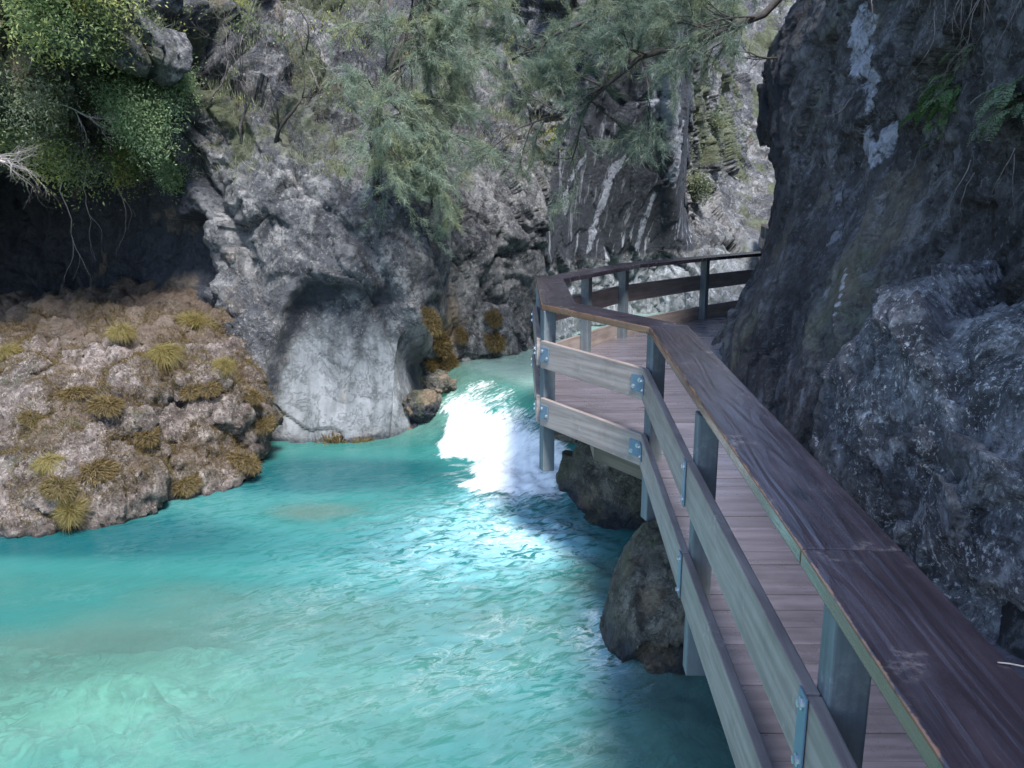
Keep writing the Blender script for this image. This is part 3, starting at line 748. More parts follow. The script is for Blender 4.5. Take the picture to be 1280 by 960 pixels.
def water_mat():
    k = NT('turquoise river water'); p = k.pos()
    dep = k.attr('depth'); fo = k.attr('foam'); tl = k.attr('tail')
    rot = k.map(p, rot=(0, 0, R(-25)), scale=(1, 1, 1))
    lace = k.noise(k.map(rot, scale=(1.2, 2.4, 1)), 1.5, 9, .62, 1.6)
    lace2 = k.noise(k.map(rot, scale=(1.2, 3.0, 1)), 4.5, 8, .66, 1.2)
    rip = k.noise(k.map(rot, scale=(1.5, 3.2, 1)), 9, 6, .7, .6)
    spot = k.noise(p, 46, 3, .6); pat = k.ramp(k.noise(k.map(p, loc=(3, 1, 0)), 1.3, 5, .62), .47, .62)
    l1 = k.math('SUBTRACT', 1, k.math('MULTIPLY', k.math('ABSOLUTE', k.math('SUBTRACT', lace, .5)), 26), clamp=True)
    l2 = k.math('SUBTRACT', 1, k.math('MULTIPLY', k.math('ABSOLUTE', k.math('SUBTRACT', lace2, .5)), 20), clamp=True)
    thr = k.math('ADD', k.math('MULTIPLY', l1, .6), k.math('MULTIPLY', l2, .6))
    thr = k.math('ADD', k.math('MULTIPLY', thr, k.math('ADD', .25, k.math('MULTIPLY', pat, .75))), k.math('MULTIPLY', k.ramp(spot, .66, .74), .35))
    str_ = k.math('MULTIPLY', thr, k.math('MINIMUM', k.math('ADD', k.math('MULTIPLY', k.math('POWER', tl, 1.5), .8), .025), .5))
    edge = k.math('ADD', k.math('MULTIPLY', k.math('SUBTRACT', lace2, .5), 1.7), k.math('MULTIPLY', k.math('SUBTRACT', k.noise(rot, 24, 5, .7, .5), .5), .9))
    big = k.ramp(k.math('ADD', fo, edge), .42, 1.25)
    foamf = k.math('ADD', big, k.math('MULTIPLY', str_, 1.1), clamp=True)
    # milky body of the water by depth
    pale, mid, deep = (.17, .33, .275), (.036, .195, .178), (.006, .08, .088)
    c = k.mix(k.ramp(dep, .25, .62), pale, mid)
    c = k.mix(k.ramp(dep, .58, 1.15), c, deep)
    c = k.mix(k.math('MULTIPLY', k.attr('upstream'), .85), c, (.42, .64, .60))
    aer = k.math('MULTIPLY', k.math('MULTIPLY', tl, 1.1), k.ramp(lace2, .35, .6), clamp=True)
    c = k.mix(aer, c, (.30, .62, .70))
    dif = k.n('ShaderNodeBsdfDiffuse'); k.put(dif.inputs[0], c)
    tr = k.n('ShaderNodeBsdfTransparent'); k.put(tr.inputs[0], k.mix(k.ramp(dep, .1, 1.0), (.46, .85, .79), (.12, .55, .56)))
    op = k.ramp(dep, .08, .95, .26, .96)
    b = k.n('ShaderNodeMixShader'); k.put(b.inputs[0], op); k.t.links.new(tr.outputs[0], b.inputs[1]); k.t.links.new(dif.outputs[0], b.inputs[2])
    h = k.math('ADD', k.math('MULTIPLY', k.noise(k.map(rot, scale=(1.4, 2.6, 1)), 5, 5, .6, .4), 1.0), k.math('MULTIPLY', rip, .35))
    nr = k.bump(h, .11, .05)
    gl = k.n('ShaderNodeBsdfGlossy'); gl.inputs['Roughness'].default_value = .06; k.put(gl.inputs['Normal'], nr)
    fr = k.n('ShaderNodeFresnel'); fr.inputs[0].default_value = 1.33; k.put(fr.inputs['Normal'], nr)
    b2 = k.n('ShaderNodeMixShader'); k.put(b2.inputs[0], fr.outputs[0]); k.t.links.new(b.outputs[0], b2.inputs[1]); k.t.links.new(gl.outputs[0], b2.inputs[2])
    fd = k.bsdf((.88, .92, .93), .5, nr)
    b3 = k.n('ShaderNodeMixShader'); k.put(b3.inputs[0], foamf); k.t.links.new(b2.outputs[0], b3.inputs[1]); k.t.links.new(fd, b3.inputs[2])
    return k.done(b3.outputs[0])
tag(link('river_water', me, None, water_mat()), 'clear turquoise river with a white chute foaming into the pool', 'water', kind='structure')
# the bed under it
xb = np.linspace(-12, 6.5, 300); yb = np.linspace(-6, 24, 420)
Xb, Yb = np.meshgrid(xb, yb, indexing='ij'); q = np.stack([Xb.ravel(), Yb.ravel(), 0 * Xb.ravel()], 1)
st_ = bump2(q[:, 0], q[:, 1], -1.9, 4.4, .8, .8) + bump2(q[:, 0], q[:, 1], -2.4, 3.3, .8, .5)
zb = bed_z(q[:, 0], q[:, 1]) + (.06 + .10 * st_) * facet(q * 2.2)[0] + (.03 + .06 * st_) * facet(q * 5)[0]
q[:, 2] = zb
tag(link('river_bed', np_mesh('bed', q, grid_faces(300, 420)), None, M['bed']), 'pale stony river bed under the turquoise water', 'river bed', kind='structure')
g = 160.0  # unseen sheet added so no light comes up from below
k = NT('ground'); nn_ = k.noise(k.pos(), .3, 6, .6)
gm = k.done(k.bsdf(k.mix(nn_, (.10, .10, .08), (.2, .19, .16)), .9))
tag(link('ground', np_mesh('ground', [(-g, -g, -2.6), (g, -g, -2.6), (g, g, -2.6), (-g, g, -2.6)], [(0, 1, 2, 3)]), None, gm), 'stony ground below the gorge', 'ground', kind='structure')

# ================================================================== boardwalk and its railings
def zd(y): return float(np.interp(y, [3.4, 6.0, 10.0, 12.0, 30], [0, .10, .11, .06, .06]))

def child(name, mb, origin, rz, mat, parent, smooth=False, bevel=0.0, seg=2):
    """part built in world space, stored with its own origin and heading so the grain follows it"""
    c, s = math.cos(-rz), math.sin(-rz); ox, oy, oz = origin
    mb.v = [((x - ox) * c - (y - oy) * s, (x - ox) * s + (y - oy) * c, z - oz) for x, y, z in mb.v]
    o = mb.build(name, mat, parent, smooth, bevel, seg)
    pl = Vector((0, 0, 0))
    q = parent
    while q is not None:
        assert abs(q.rotation_euler.z) < 1e-9
        pl += Vector(q.location); q = q.parent
    o.location = Vector(origin) - pl; o.rotation_euler = (0, 0, rz)
    return o

def leftn(a, b):
    d = (Vector(b) - Vector(a)).normalized(); return Vector((-d.y, d.x))

def offset_poly(P, off):
    """mitred offset of a plan polyline to its right by off"""
    P = [Vector(q) for q in P]; out = []
    for i, q in enumerate(P):
        n1 = leftn(P[i - 1], q) if i > 0 else None
        n2 = leftn(q, P[i + 1]) if i < len(P) - 1 else None
        if n1 is None: m = n2
        elif n2 is None: m = n1
        else:
            m = (n1 + n2).normalized(); m = m / max(.45, m.dot(n1))
        out.append(q - m * off)
    return out

CAPW, CAPT, CAPTOP, PW, BT = .255, .046, .875, .092, .036

def railing(outer, posts, root, zf, seams=()):
    """outer: plan polyline of the cap's outer edge; posts: list of (segment, fraction, is_bend)"""
    base = Vector(root.location)
    inner = offset_poly(outer, CAPW)
    outer = [Vector(q) for q in outer]
    for i in range(len(outer) - 1):
        a, b, c, d = outer[i], outer[i + 1], inner[i + 1], inner[i]
        dr = (b - a).normalized(); g = .0015
        a, d, b, c = a + dr * g, d + dr * g, b - dr * g, c - dr * g
        mb = MB(); vs = []
        for zt in (-CAPT, 0):
            for q, w in ((a, outer[i]), (b, outer[i + 1]), (c, outer[i + 1]), (d, outer[i])):
                vs.append((q.x, q.y, zf(w.y) + CAPTOP + zt))
        mb.add(vs, [(3, 2, 1, 0), (4, 5, 6, 7), (0, 1, 5, 4), (1, 2, 6, 5), (2, 3, 7, 6), (3, 0, 4, 7)])
        rz = math.atan2(dr.y, dr.x) - math.pi / 2
        child('handrail', mb, (a.x, a.y, zf(outer[i].y) + CAPTOP), rz, M['cap'], root, bevel=.006)
    cl_ = offset_poly(outer, .052)
    pts = []
    for (i, fr, bend) in posts:
        q = cl_[i].lerp(cl_[min(i + 1, len(cl_) - 1)], fr)
        j = min(i, len(cl_) - 2)
        n = leftn(cl_[j], cl_[j + 1])
        if bend and i > 0: n = (n + leftn(cl_[i - 1], cl_[i])).normalized()
        pts.append((q, n, bend))
    for k, (q, n, bend) in enumerate(pts):
        z0 = zf(q.y); mb = MB(); rz = math.atan2(-n.x, n.y) + math.pi / 2
        rz = math.atan2(n.y, n.x)
        ax = (math.cos(rz), math.sin(rz), 0); ay = (-math.sin(rz), math.cos(rz), 0)
        top = z0 + CAPTOP - CAPT - .001; bot = z0 - .41
        mb.box((q.x, q.y, (top + bot) / 2), PW, PW, top - bot, ax, ay)
        po = child('post', mb, (q.x, q.y, bot), rz, M['post'], root, bevel=.006)
        # steel plates that hold the boards
        for zc, hh in ((z0 + .51, .25), (z0 + .075, .25)):
            fr_ = []
            if bend:
                for dirn, other in ((-1, k - 1), (1, k + 1)):
                    if 0 <= other < len(pts):
                        o2 = pts[other][0]; dv = (o2 - q).normalized(); nn = Vector((-dv.y, dv.x)) * (1 if dirn == 1 else -1)
                        fr_.append((q + dv * .075 + nn * (PW / 2 + BT + .006), dv, nn, .10, .11))
            else:
                dv = Vector((-n.y, n.x)); fr_.append((q + n * (PW / 2 + BT + .006), dv, n, .062, .21))
            for c, dv, nn, w, hgt in fr_:
                pb = MB(); pb.box((c.x, c.y, zc), w, .006, hgt, (dv.x, dv.y, 0), (nn.x, nn.y, 0))
                br = child('bracket', pb, (c.x, c.y, zc), 0, M['steel'], po_fix(po), bevel=.0015, seg=1)
                for sx, sz in ((-.28, .22), (.28, -.22)) if bend else ((.0, .36), (.0, -.36)):
                    u = c + dv * (w * sx) + nn * .002; bb = MB()
                    bb.cyl((u.x, u.y, zc + hgt * sz), (u.x + nn.x * .012, u.y + nn.y * .012, zc + hgt * sz), .0105, 6)
                    bb.cyl((u.x, u.y, zc + hgt * sz), (u.x + nn.x * .0045, u.y + nn.y * .0045, zc + hgt * sz), .016, 10)
                    child('bolt', bb, (u.x, u.y, zc + hgt * sz), 0, M['bolt'], br)
    for k in range(len(pts) - 1):
        a, b = pts[k][0], pts[k + 1][0]
        dv = (b - a).normalized(); nn = Vector((-dv.y, dv.x)); L = (b - a).length
        e0 = .004 if not pts[k][2] else .02; e1 = .004 if not pts[k + 1][2] else .02
        for zlo, hh in ((.405, .205), (-.035, .212)):
            mb = MB(); off = nn * (PW / 2 + BT / 2 + .001)
            p0 = a + dv * e0 + off; p1 = b - dv * e1 + off
            vs = []
            for zt in (0, hh):
                for q, zb in ((p0 - nn * BT / 2, zf(a.y)), (p1 - nn * BT / 2, zf(b.y)), (p1 + nn * BT / 2, zf(b.y)), (p0 + nn * BT / 2, zf(a.y))):
                    vs.append((q.x, q.y, zb + zlo + zt))
            mb.add(vs, [(3, 2, 1, 0), (4, 5, 6, 7), (0, 1, 5, 4), (1, 2, 6, 5), (2, 3, 7, 6), (3, 0, 4, 7)])
            child('rail_board', mb, (p0.x, p0.y, zf(a.y) + zlo), math.atan2(dv.y, dv.x), M['board'], root, bevel=.005)

def po_fix(po):
    return po

# parts of a turned post sit under it: work out their place with the full matrix
def child(name, mb, origin, rz, mat, parent, smooth=False, bevel=0.0, seg=2):
    W = Matrix.Translation(origin) @ Matrix.Rotation(rz, 4, 'Z'); Wi = W.inverted()
    mb.v = [tuple(Wi @ Vector(v)) for v in mb.v]
    o = mb.build(name, mat, parent, smooth, bevel, seg)
    pm = Matrix.Identity(4); chain = []
    q = parent
    while q is not None: chain.append(q); q = q.parent
    for q in reversed(chain): pm = pm @ Matrix.LocRotScale(q.location, q.rotation_euler, q.scale)
    L = pm.inverted() @ W
    o.location = L.to_translation(); o.rotation_euler = L.to_euler()
    return o

OUT = [(.50, -1.6), (.735, 1.98), (.862, 5.20), (.215, 6.12), (.235, 8.05), (1.26, 9.80), (2.62, 11.6), (4.55, 13.5)]
rail1 = tag(empty('wooden_railing', (.8, 3.5, 0)), 'long wooden railing with a wide dark varnished cap, winding along the walkway over the pool', 'railing')
railing(OUT, [(0, 0, False), (0, .47, False), (0, .935, False), (1, .47, False), (2, 0, True), (3, 0, True), (4, 0, True), (4, .5, False), (5, 0, True), (6, 0, True), (7, 0, False)], rail1, zd)
rail2 = tag(empty('wooden_railing', (5.0, 16.4, .2)), 'short piece of railing far upstream, just showing past the dark wall', 'railing')
railing([(4.83, 15.9), (5.25, 17.9), (6.9, 18.4)], [(0, 0, False), (0, .5, False), (1, 0, True), (2, 0, False)], rail2, lambda y: .30)

def deck(root, Y0, Y1, xl, xr, zf, wob=.0):
    mb = MB(); y = Y0; rr = random.Random(4)
    while y < Y1:
        w = .142 + rr.uniform(-.004, .004); g = .003 + rr.random() * .003
        y0, y1 = y, y + w - g
        z0, z1 = zf(y0), zf(y1); dz = rr.uniform(-.002, .002)
        a0, a1, b0, b1 = xl(y0), xl(y1), xr(y0), xr(y1)
        # boards are nailed from two lengths, butted over a joist
        cut = rr.choice([None, None, .45, .62]); parts_ = [(0, 1)] if cut is None else [(0, cut - .001), (cut + .001, 1)]
        for f0, f1 in parts_:
            l0, l1 = a0 + (b0 - a0) * f0, a1 + (b1 - a1) * f0; r0, r1 = a0 + (b0 - a0) * f1, a1 + (b1 - a1) * f1
            vs = [(l0, y0, z0 - .034), (r0, y0, z0 - .034), (r1, y1, z1 - .034), (l1, y1, z1 - .034), (l0, y0, z0 + dz), (r0, y0, z0 + dz), (r1, y1, z1 + dz), (l1, y1, z1 + dz)]
            mb.add(vs, [(3, 2, 1, 0), (4, 5, 6, 7), (0, 1, 5, 4), (1, 2, 6, 5), (2, 3, 7, 6), (3, 0, 4, 7)])
        y += w
    return child('deck', mb, (0, 0, 0), 0, M['plank'], root)

oy = [q[1] for q in OUT]; ox = [q[0] for q in OUT]
walk = tag(empty('boardwalk', (1.4, 4.0, -.25)), 'plank boardwalk squeezed between the river and the dark wall', 'boardwalk')
deck(walk, -1.5, 13.4, lambda y: float(np.interp(y, oy, ox)) + .012, lambda y: float(np.interp(y, [-2, 8.6, 9.6, 11, 14], [2.25, 2.5, 3.4, 5.2, 8])), zd)
for yy, x1 in ((-.9, 2.3), (.3, 2.3), (1.72, 2.3), (2.6, 2.3), (3.45, 2.2), (4.3, 2.2), (5.1, 2.2), (6.3, 2.3), (7.2, 2.4), (8.1, 2.5), (9.0, 3.0), (9.9, 3.6), (10.9, 4.8), (11.9, 5.5), (12.9, 6.5)):
    x0 = float(np.interp(yy, oy, ox)) + .09; mb = MB()
    mb.box(((x0 + x1) / 2, yy + .085, zd(yy) - .034 - .082), x1 - x0, .07, .16)
    child('joist', mb, (x0, yy, zd(yy) - .1), 0, M['joist'], walk, bevel=.004, seg=1)
inn = offset_poly([(a, b) for a, b in OUT], .42)
for i in range(len(inn) - 1):
    a, b = inn[i], inn[i + 1]; d = (b - a).normalized(); L = (b - a).length; m = (a + b) / 2
    mb = MB(); mb.box((m.x, m.y, (zd(a.y) + zd(b.y)) / 2 - .285), L, .08, .14, (d.x, d.y, (zd(b.y) - zd(a.y)) / L))
    child('bearer', mb, (a.x, a.y, zd(a.y) - .28), math.atan2(d.y, d.x), M['joist'], walk, bevel=.004, seg=1)
far = tag(empty('boardwalk', (5.8, 17, .1)), 'distant piece of boardwalk upstream beyond the dark wall', 'boardwalk')
deck(far, 15.8, 18.3, lambda y: float(np.interp(y, [15.9, 17.9], [4.85, 5.27])), lambda y: 7.6, lambda y: .30)
for yy in (16.0, 17.2, 18.1):
    mb = MB(); mb.box((6.3, yy, .30 - .034 - .08), 2.6, .07, .15); child('joist', mb, (5.0, yy, .2), 0, M['joist'], far, bevel=.004, seg=1)
# small steel ring screwed under the cap
mb = MB(); c = Vector((.868, 4.55, zd(4.55) + CAPTOP - CAPT - .02))
mb.tube([c + Vector((0, math.sin(t) * .02, math.cos(t) * .02)) for t in np.linspace(0, 2 * math.pi, 14)], .0035, 5, False)
child('ring', mb, tuple(c), 0, M['bolt'], rail1)

# ================================================================== plants
def leaf_mesh(name, cen, dr, nr, L, W, mat, parent, extra=None):
    """kite-shaped leaves: every leaf a small real face"""
    cen = np.asarray(cen, float); dr = np.asarray(dr, float); nr = np.asarray(nr, float)
    dr = dr / (np.linalg.norm(dr, axis=1)[:, None] + 1e-9)
    sd = np.cross(dr, nr); sd /= np.linalg.norm(sd, axis=1)[:, None] + 1e-9
    up = np.cross(sd, dr)
    L = np.broadcast_to(L, (len(cen),))[:, None]; W = np.broadcast_to(W, (len(cen),))[:, None]
    v = np.stack([cen, cen + dr * L * .45 + sd * W * .5 + up * L * .06, cen + dr * L - up * L * .08, cen + dr * L * .45 - sd * W * .5 + up * L * .06], 1).reshape(-1, 3)
    f = np.arange(len(cen) * 4).reshape(-1, 4)
    o = link(name, np_mesh(name, v, f, False), parent, mat)
    return o

def needle_mesh(name, cen, dr, L, W, mat, parent):
    cen = np.asarray(cen, float); dr = np.asarray(dr, float)
    dr = dr / (np.linalg.norm(dr, axis=1)[:, None] + 1e-9)
    rnd = RNG.normal(size=dr.shape); sd = np.cross(dr, rnd); sd /= np.linalg.norm(sd, axis=1)[:, None] + 1e-9
    L = np.broadcast_to(L, (len(cen),))[:, None]; W = np.broadcast_to(W, (len(cen),))[:, None]
    v = np.stack([cen - sd * W / 2, cen + sd * W / 2, cen + dr * L], 1).reshape(-1, 3)
    f = np.arange(len(cen) * 3).reshape(-1, 3)
    return link(name, np_mesh(name, v, f, False), parent, mat)

def grow(mb, p, d, L, r, depth, tips, rr, spread=.6, kids=3, seg=4, bend=.25, grav=0.0, shrink=.66, n=5, along=None):
    """recursive limb: tapered crooked tube, side limbs, tips collected as (position, direction)"""
    pts = [Vector(p)]; d = Vector(d).normalized(); rad = [r]
    for i in range(seg):
        d = (d + Vector((rr.gauss(0, bend), rr.gauss(0, bend), rr.gauss(0, bend) + grav))).normalized()
        pts.append(pts[-1] + d * (L / seg)); rad.append(r * (1 - .5 * (i + 1) / seg))
    mb.tube(pts, rad, n if depth > 1 else max(3, n - 2), cap=depth > 1)
    if along is not None:
        for i in range(1, len(pts)): along.append((pts[i], (pts[i] - pts[i - 1]).normalized(), depth))
    if depth == 0:
        tips.append((pts[-1], d)); return
    for k in range(kids):
        i = rr.randint(max(1, seg // 3), seg) if k else seg
        ax = Vector((rr.gauss(0, 1), rr.gauss(0, 1), rr.gauss(0, 1))).normalized()
        nd = (d + ax * spread).normalized()
        grow(mb, pts[i], nd, L * shrink * rr.uniform(.75, 1.15), rad[i] * .68, depth - 1, tips, rr, spread, kids, seg, bend, grav, shrink, n, along)

def to_local(arr, o): return np.asarray(arr, float) - np.array(o)

def bush(name, at, d, L, mat, bark, label, cat, seed, depth=3, kids=3, leaves=26, lw=(.05, .028), spread=.8, grav=0.0, r=.018, group=None, clump=.09, needle=False, first='foliage', lumps=None, bend=.25, shrink=.66):
    rr = random.Random(seed); g = np.random.default_rng(seed)
    root = tag(empty(name, tuple(at)), label, cat, group)
    mb = MB(); tips = []; along = []
    grow(mb, (0, 0, 0), d, L, r, depth, tips, rr, spread, kids, 4, bend, grav, shrink, 5, along)
    mb.build('branches', bark, root, smooth=True)
    if leaves:
        src = [(np.array(a), np.array(b)) for a, b, dp in along if dp <= 1]
        c = np.repeat(np.array([s_[0] for s_ in src]), leaves, 0); dd = np.repeat(np.array([s_[1] for s_ in src]), leaves, 0)
        if needle:
            c = c + dd * g.uniform(-clump, clump, (len(c), 1)) + g.normal(size=c.shape) * clump * .12
            nd = dd * .7 + g.normal(size=c.shape) * .55
            needle_mesh(first, c, nd, g.uniform(.7, 1.2, len(c)) * lw[0], lw[1], mat, root)
        else:
            c = c + g.normal(size=c.shape) * clump
            nd = g.normal(size=c.shape) + dd * .5 + np.array([0, 0, -.1]); nn = g.normal(size=c.shape) * .7 + np.array([0, -.3, .8])
            leaf_mesh(first, c, nd, nn, g.uniform(.4, 1.5, len(c)) * lw[0], lw[1] * g.uniform(.7, 1.2, len(c)), mat, root)
    return root

# ---- bushes hanging over the cave mouth, top left
def hit(px, py): return cliff_hit(px, py)[0]
spec = [
    ('leafy_shrub', (30, 95), (.1, -.5, .8), .55, 'leaf_green', 'yellow-green leafy shrub filling the top left corner above the cave', 21, 3, 4, 20, (.042, .019), .12),
    ('leafy_shrub', (120, 70), (.3, -.5, .8), .50, 'leaf_green', 'yellow-green leafy shrub on the rim to the right of the corner shrub', 22, 3, 4, 17, (.042, .019), .12),
    ('leafy_shrub', (175, 150), (.25, -.8, .25), .36, 'leaf_teal', 'rounded bright green shrub bulging out over the cave mouth', 23, 3, 4, 30, (.036, .016), .085),
    ('leafy_shrub', (205, 125), (.3, -.7, .5), .30, 'leaf_teal', 'smaller bright green shrub at the right edge of the rounded one', 27, 3, 4, 26, (.036, .016), .06),
    ('leafy_shrub', (205, 215), (.2, -.8, .1), .22, 'leaf_teal', 'small minty shrub hanging lowest beside the cave mouth', 24, 3, 4, 32, (.034, .016), .05),
    ('leafy_shrub', (85, 150), (0, -.8, -.2), .42, 'leaf_green', 'straggly olive shrub drooping into the cave mouth', 25, 3, 4, 12, (.038, .018), .09),
    ('leafy_shrub', (60, 40), (.1, -.6, .7), .45, 'leaf_green', 'yellow-topped shrub at the very top edge, between the corner shrub and the rim shrub', 28, 3, 4, 16, (.04, .019), .09),
    ('leafy_shrub', (15, 170), (.2, -.9, .1), .36, 'leaf_green', 'dusty shrub on the left edge just over the dark cave', 29, 3, 4, 13, (.038, .018), .09),
    ('leafy_shrub', (100, 110), (.1, -.9, .3), .40, 'leaf_olive', 'grey-green twiggy shrub in the middle of the thicket over the cave', 33, 3, 4, 15, (.038, .018), .09),
    ('leafy_shrub', (175, 60), (.2, -.7, .6), .38, 'leaf_olive', 'greyish shrub at the top edge above the rounded bright green one', 34, 3, 4, 13, (.038, .018), .08),
    ('leafy_shrub', (150, 200), (.1, -.8, -.2), .36, 'leaf_green', 'dark olive shrub between the rounded shrub and the hanging vines', 26, 3, 4, 13, (.038, .018), .09),
]
for nm, (px, py), d, L, mt, lb, sd, dp, kd, lv, lw, cl_ in spec:
    bush(nm, hit(px, py), d, L * .95, M[mt], M['bark_pale'], lb, 'shrub', sd, dp, kd, lv, lw, 1.05, -.03, .011, clump=cl_ * 1.25, bend=.32, shrink=.74)
def reaching_shrub(root, tip, label, seed):
    # one stem leaning out from the rock, then a spray of bare twigs
    rr = random.Random(seed); o = tag(empty('bare_shrub', tuple(root)), label, 'shrub')
    t = np.array(tip) - np.array(root); mb = MB(); tips = []
    mb.tube([(0, 0, 0), tuple(t * .5 + np.array([0, 0, -.06])), tuple(t)], [.018, .014, .011], 6)
    for k in range(9):
        grow(mb, tuple(t * rr.uniform(.8, 1)), (1, rr.gauss(-.3, .3), rr.gauss(-.15, .35)), rr.uniform(.2, .32), .006, 3, tips, rr, .45, 3, 4, .18, -.03, .68, 4)
    mb.build('branches', M['bark_pale'], o, smooth=True)
reaching_shrub(hit(-60, 170), at_y(6, 203, 7.9), 'silvery leafless shrub reaching in from the left edge', 31)
bush('bare_shrub', hit(60, 130), (.4, -.7, -.2), .5, None, M['bark_pale'], 'pale tangled bare twigs under the yellow-green shrub', 'shrub', 32, 4, 3, 0, spread=.7, r=.012)
# ---- pale vines hanging down across the cave
def vines(name, starts, label, seed, mat, n=1, length=.9, r=.010, side=1):
    rr = random.Random(seed); root = tag(empty(name, tuple(starts[0])), label, 'vine')
    o0 = np.array(starts[0])
    for s_ in starts:
        mb = MB(); tips = []
        grow(mb, tuple(np.array(s_) - o0), (.25 * side, -.45, -1), length * rr.uniform(.7, 1.2), r, 2, tips, rr, .45, 2, 6, .22, -.12, .55, 4)
        mb.build('stem', mat, root, smooth=True)
    return root
vines('hanging_vine', [hit(118, 205) + np.array([0, -.15, 0]), hit(95, 190) + np.array([0, -.15, 0]), hit(140, 215) + np.array([0, -.1, 0])], 'pale bare vines dangling across the dark cave mouth', 3, M['bark_pale'], length=.95)
# ---- bare saplings on the ledge
sap = [((300, 172), (.15, -.15, 1), .75, 41, 'grey leafless sapling leaning up the slope left of the ledge', .022),
       ((343, 172), (.35, -.1, .9), .62, 42, 'dark crooked leafless sapling on the grassy ledge', .026),
       ((255, 130), (.2, -.2, 1), .6, 43, 'thin bare sapling against the purple slab', .014),
       ((400, 110), (-.1, -.2, 1), .7, 44, 'bare bush of fine twigs below the purple rock at the top', .014),
       ((590, 120), (-.2, -.3, 1), .6, 45, 'leafless scrub on the slope right of the grey-green juniper', .012),
       ((385, 55), (.1, -.3, 1), .6, 46, 'wispy bare scrub at the top edge over the bare saplings', .012)]
for (px, py), d, L, sd, lb, r in sap:
    bush('bare_sapling', hit(px, py), d, L, None, M['bark'] if sd == 42 else M['bark_grey'], lb, 'sapling', sd, 4, 3, 0, spread=.62, r=r)

# ---- grey-green juniper on the ledge
def conifer(name, base, path, rad, side_at, mat, label, seed, nl=.085, nw=.0055, per=26, kids=4, L=.5, droop=-.06, twig=2, dens=1.0, dirs=None):
    rr = random.Random(seed); g = np.random.default_rng(seed)
    root = tag(empty(name, tuple(base)), label, 'tree')
    b0 = np.array(base)
    pts = [np.array(q) - b0 for q in path]
    tb = MB(); tb.tube(pts, list(np.linspace(rad, rad * .35, len(pts))), 7); tb.build('trunk', M['bark'], root, smooth=True)
    mb = MB(); along = []; tips = []
    for (fr, d, LL) in side_at:
        u = fr * (len(pts) - 1); i = min(int(u), len(pts) - 2); q = pts[i] + (pts[i + 1] - pts[i]) * (u - i)
        grow(mb, tuple(q), d, LL, rad * .32, twig, tips, rr, .62, kids, 5, .16, droop, .62, 4, along)
    mb.build('limbs', M['bark'], root, smooth=True)
    src = [(np.array(a), np.array(b)) for a, b, dp in along if dp <= 1 and rr.random() < dens]
    c = np.repeat(np.array([s_[0] for s_ in src]), per, 0); dd = np.repeat(np.array([s_[1] for s_ in src]), per, 0)
    c = c + dd * g.uniform(-.07, .07, (len(c), 1)) + g.normal(size=c.shape) * .012
    nd = dd * .8 + g.normal(size=c.shape) * .5
    needle_mesh('crown', c, nd, g.uniform(.6, 1.25, len(c)) * nl, nw, mat, root)
    return root

jb = hit(474, 243)
jp = [jb, at_y(470, 205, jb[1] - .15), at_y(463, 168, jb[1] - .25), at_y(478, 110, jb[1] - .15), at_y(500, 55, jb[1] + .1), at_y(520, 5, jb[1] + .2), at_y(530, -70, jb[1] + .3)]
rr = random.Random(77); sd_ = []
for i in range(46):
    fr = rr.uniform(.36, 1.0); a = rr.uniform(-.4, 1.0)
    sd_.append((fr, (1.0 * rr.uniform(-.15, 1.2), -.5 * rr.uniform(-.2, 1), rr.uniform(-.85, .5)), rr.uniform(.4, .95)))
conifer('juniper', jb, jp, .045, sd_, M['needle_pale'], 'grey-green feathery juniper weeping from a dark leaning trunk on the ledge', 51, per=22, kids=4, nl=.07, nw=.0042)
j2 = hit(545, 262)
conifer('juniper', j2, [j2, j2 + np.array([.03, -.25, .25]), j2 + np.array([.0, -.35, .6])], .02, [(rr.uniform(.2, 1), (rr.uniform(-1, 1), -.6, rr.uniform(-.5, .8)), rr.uniform(.2, .4)) for _ in range(12)], M['needle_pale'], 'low green juniper scrub under the weeping juniper, over the smooth rock', 52, per=26)
# ---- dark pine leaning over from the right, only its low limbs in view
pb = np.array([3.4, 9.0, 4.4])
pp = [pb, at_y(1010, -40, 8.7), at_y(955, 18, 8.6), at_y(880, 48, 8.7), at_y(800, 72, 8.9), at_y(745, 118, 9.0), at_y(690, 150, 9.1)]
sd_ = []
for i in range(22):
    fr = rr.uniform(.34, 1.0)
    sd_.append((fr, (rr.uniform(-1.0, .3), rr.uniform(-.5, .5), rr.uniform(-.45, .55)), rr.uniform(.35, .75)))
conifer('pine_tree', pb, pp, .045, sd_, M['needle_dark'], 'dark pine whose drooping limb crosses the gorge from the right wall', 53, per=17, kids=4, nl=.085, nw=.0042, droop=-.05)
pb2 = np.array([2.6, 10.4, 5.2])
pp2 = [pb2, at_y(920, -60, 9.9), at_y(850, -8, 9.8), at_y(770, 12, 9.8), at_y(700, 40, 9.9), at_y(640, 75, 10.0)]
sd_ = [(rr.uniform(.25, 1.0), (rr.uniform(-1.0, .3), rr.uniform(-.6, .5), rr.uniform(-.6, .5)), rr.uniform(.35, .7)) for _ in range(26)]
conifer('pine_tree', pb2, pp2, .042, sd_, M['needle_dark'], 'second pine limb reaching higher and farther left along the top edge', 54, per=15, kids=4, nl=.085, nw=.0042, droop=-.06)

# ---- bushes on the far cliff
for i, ((px, py), L, lb) in enumerate([((872, 245), .2, 'green bush low in the cleft behind the dark streaked rock'), ((895, 165), .22, 'green bush in the cleft under the pine limb')]):
    bush('slope_bush', hit(px, py), (-.1, -.7, .6), L, M['leaf_olive'], M['bark_grey'], lb, 'bush', 60 + i, 3, 3, 14, (.05, .028), .85, 0, .014, clump=.11)

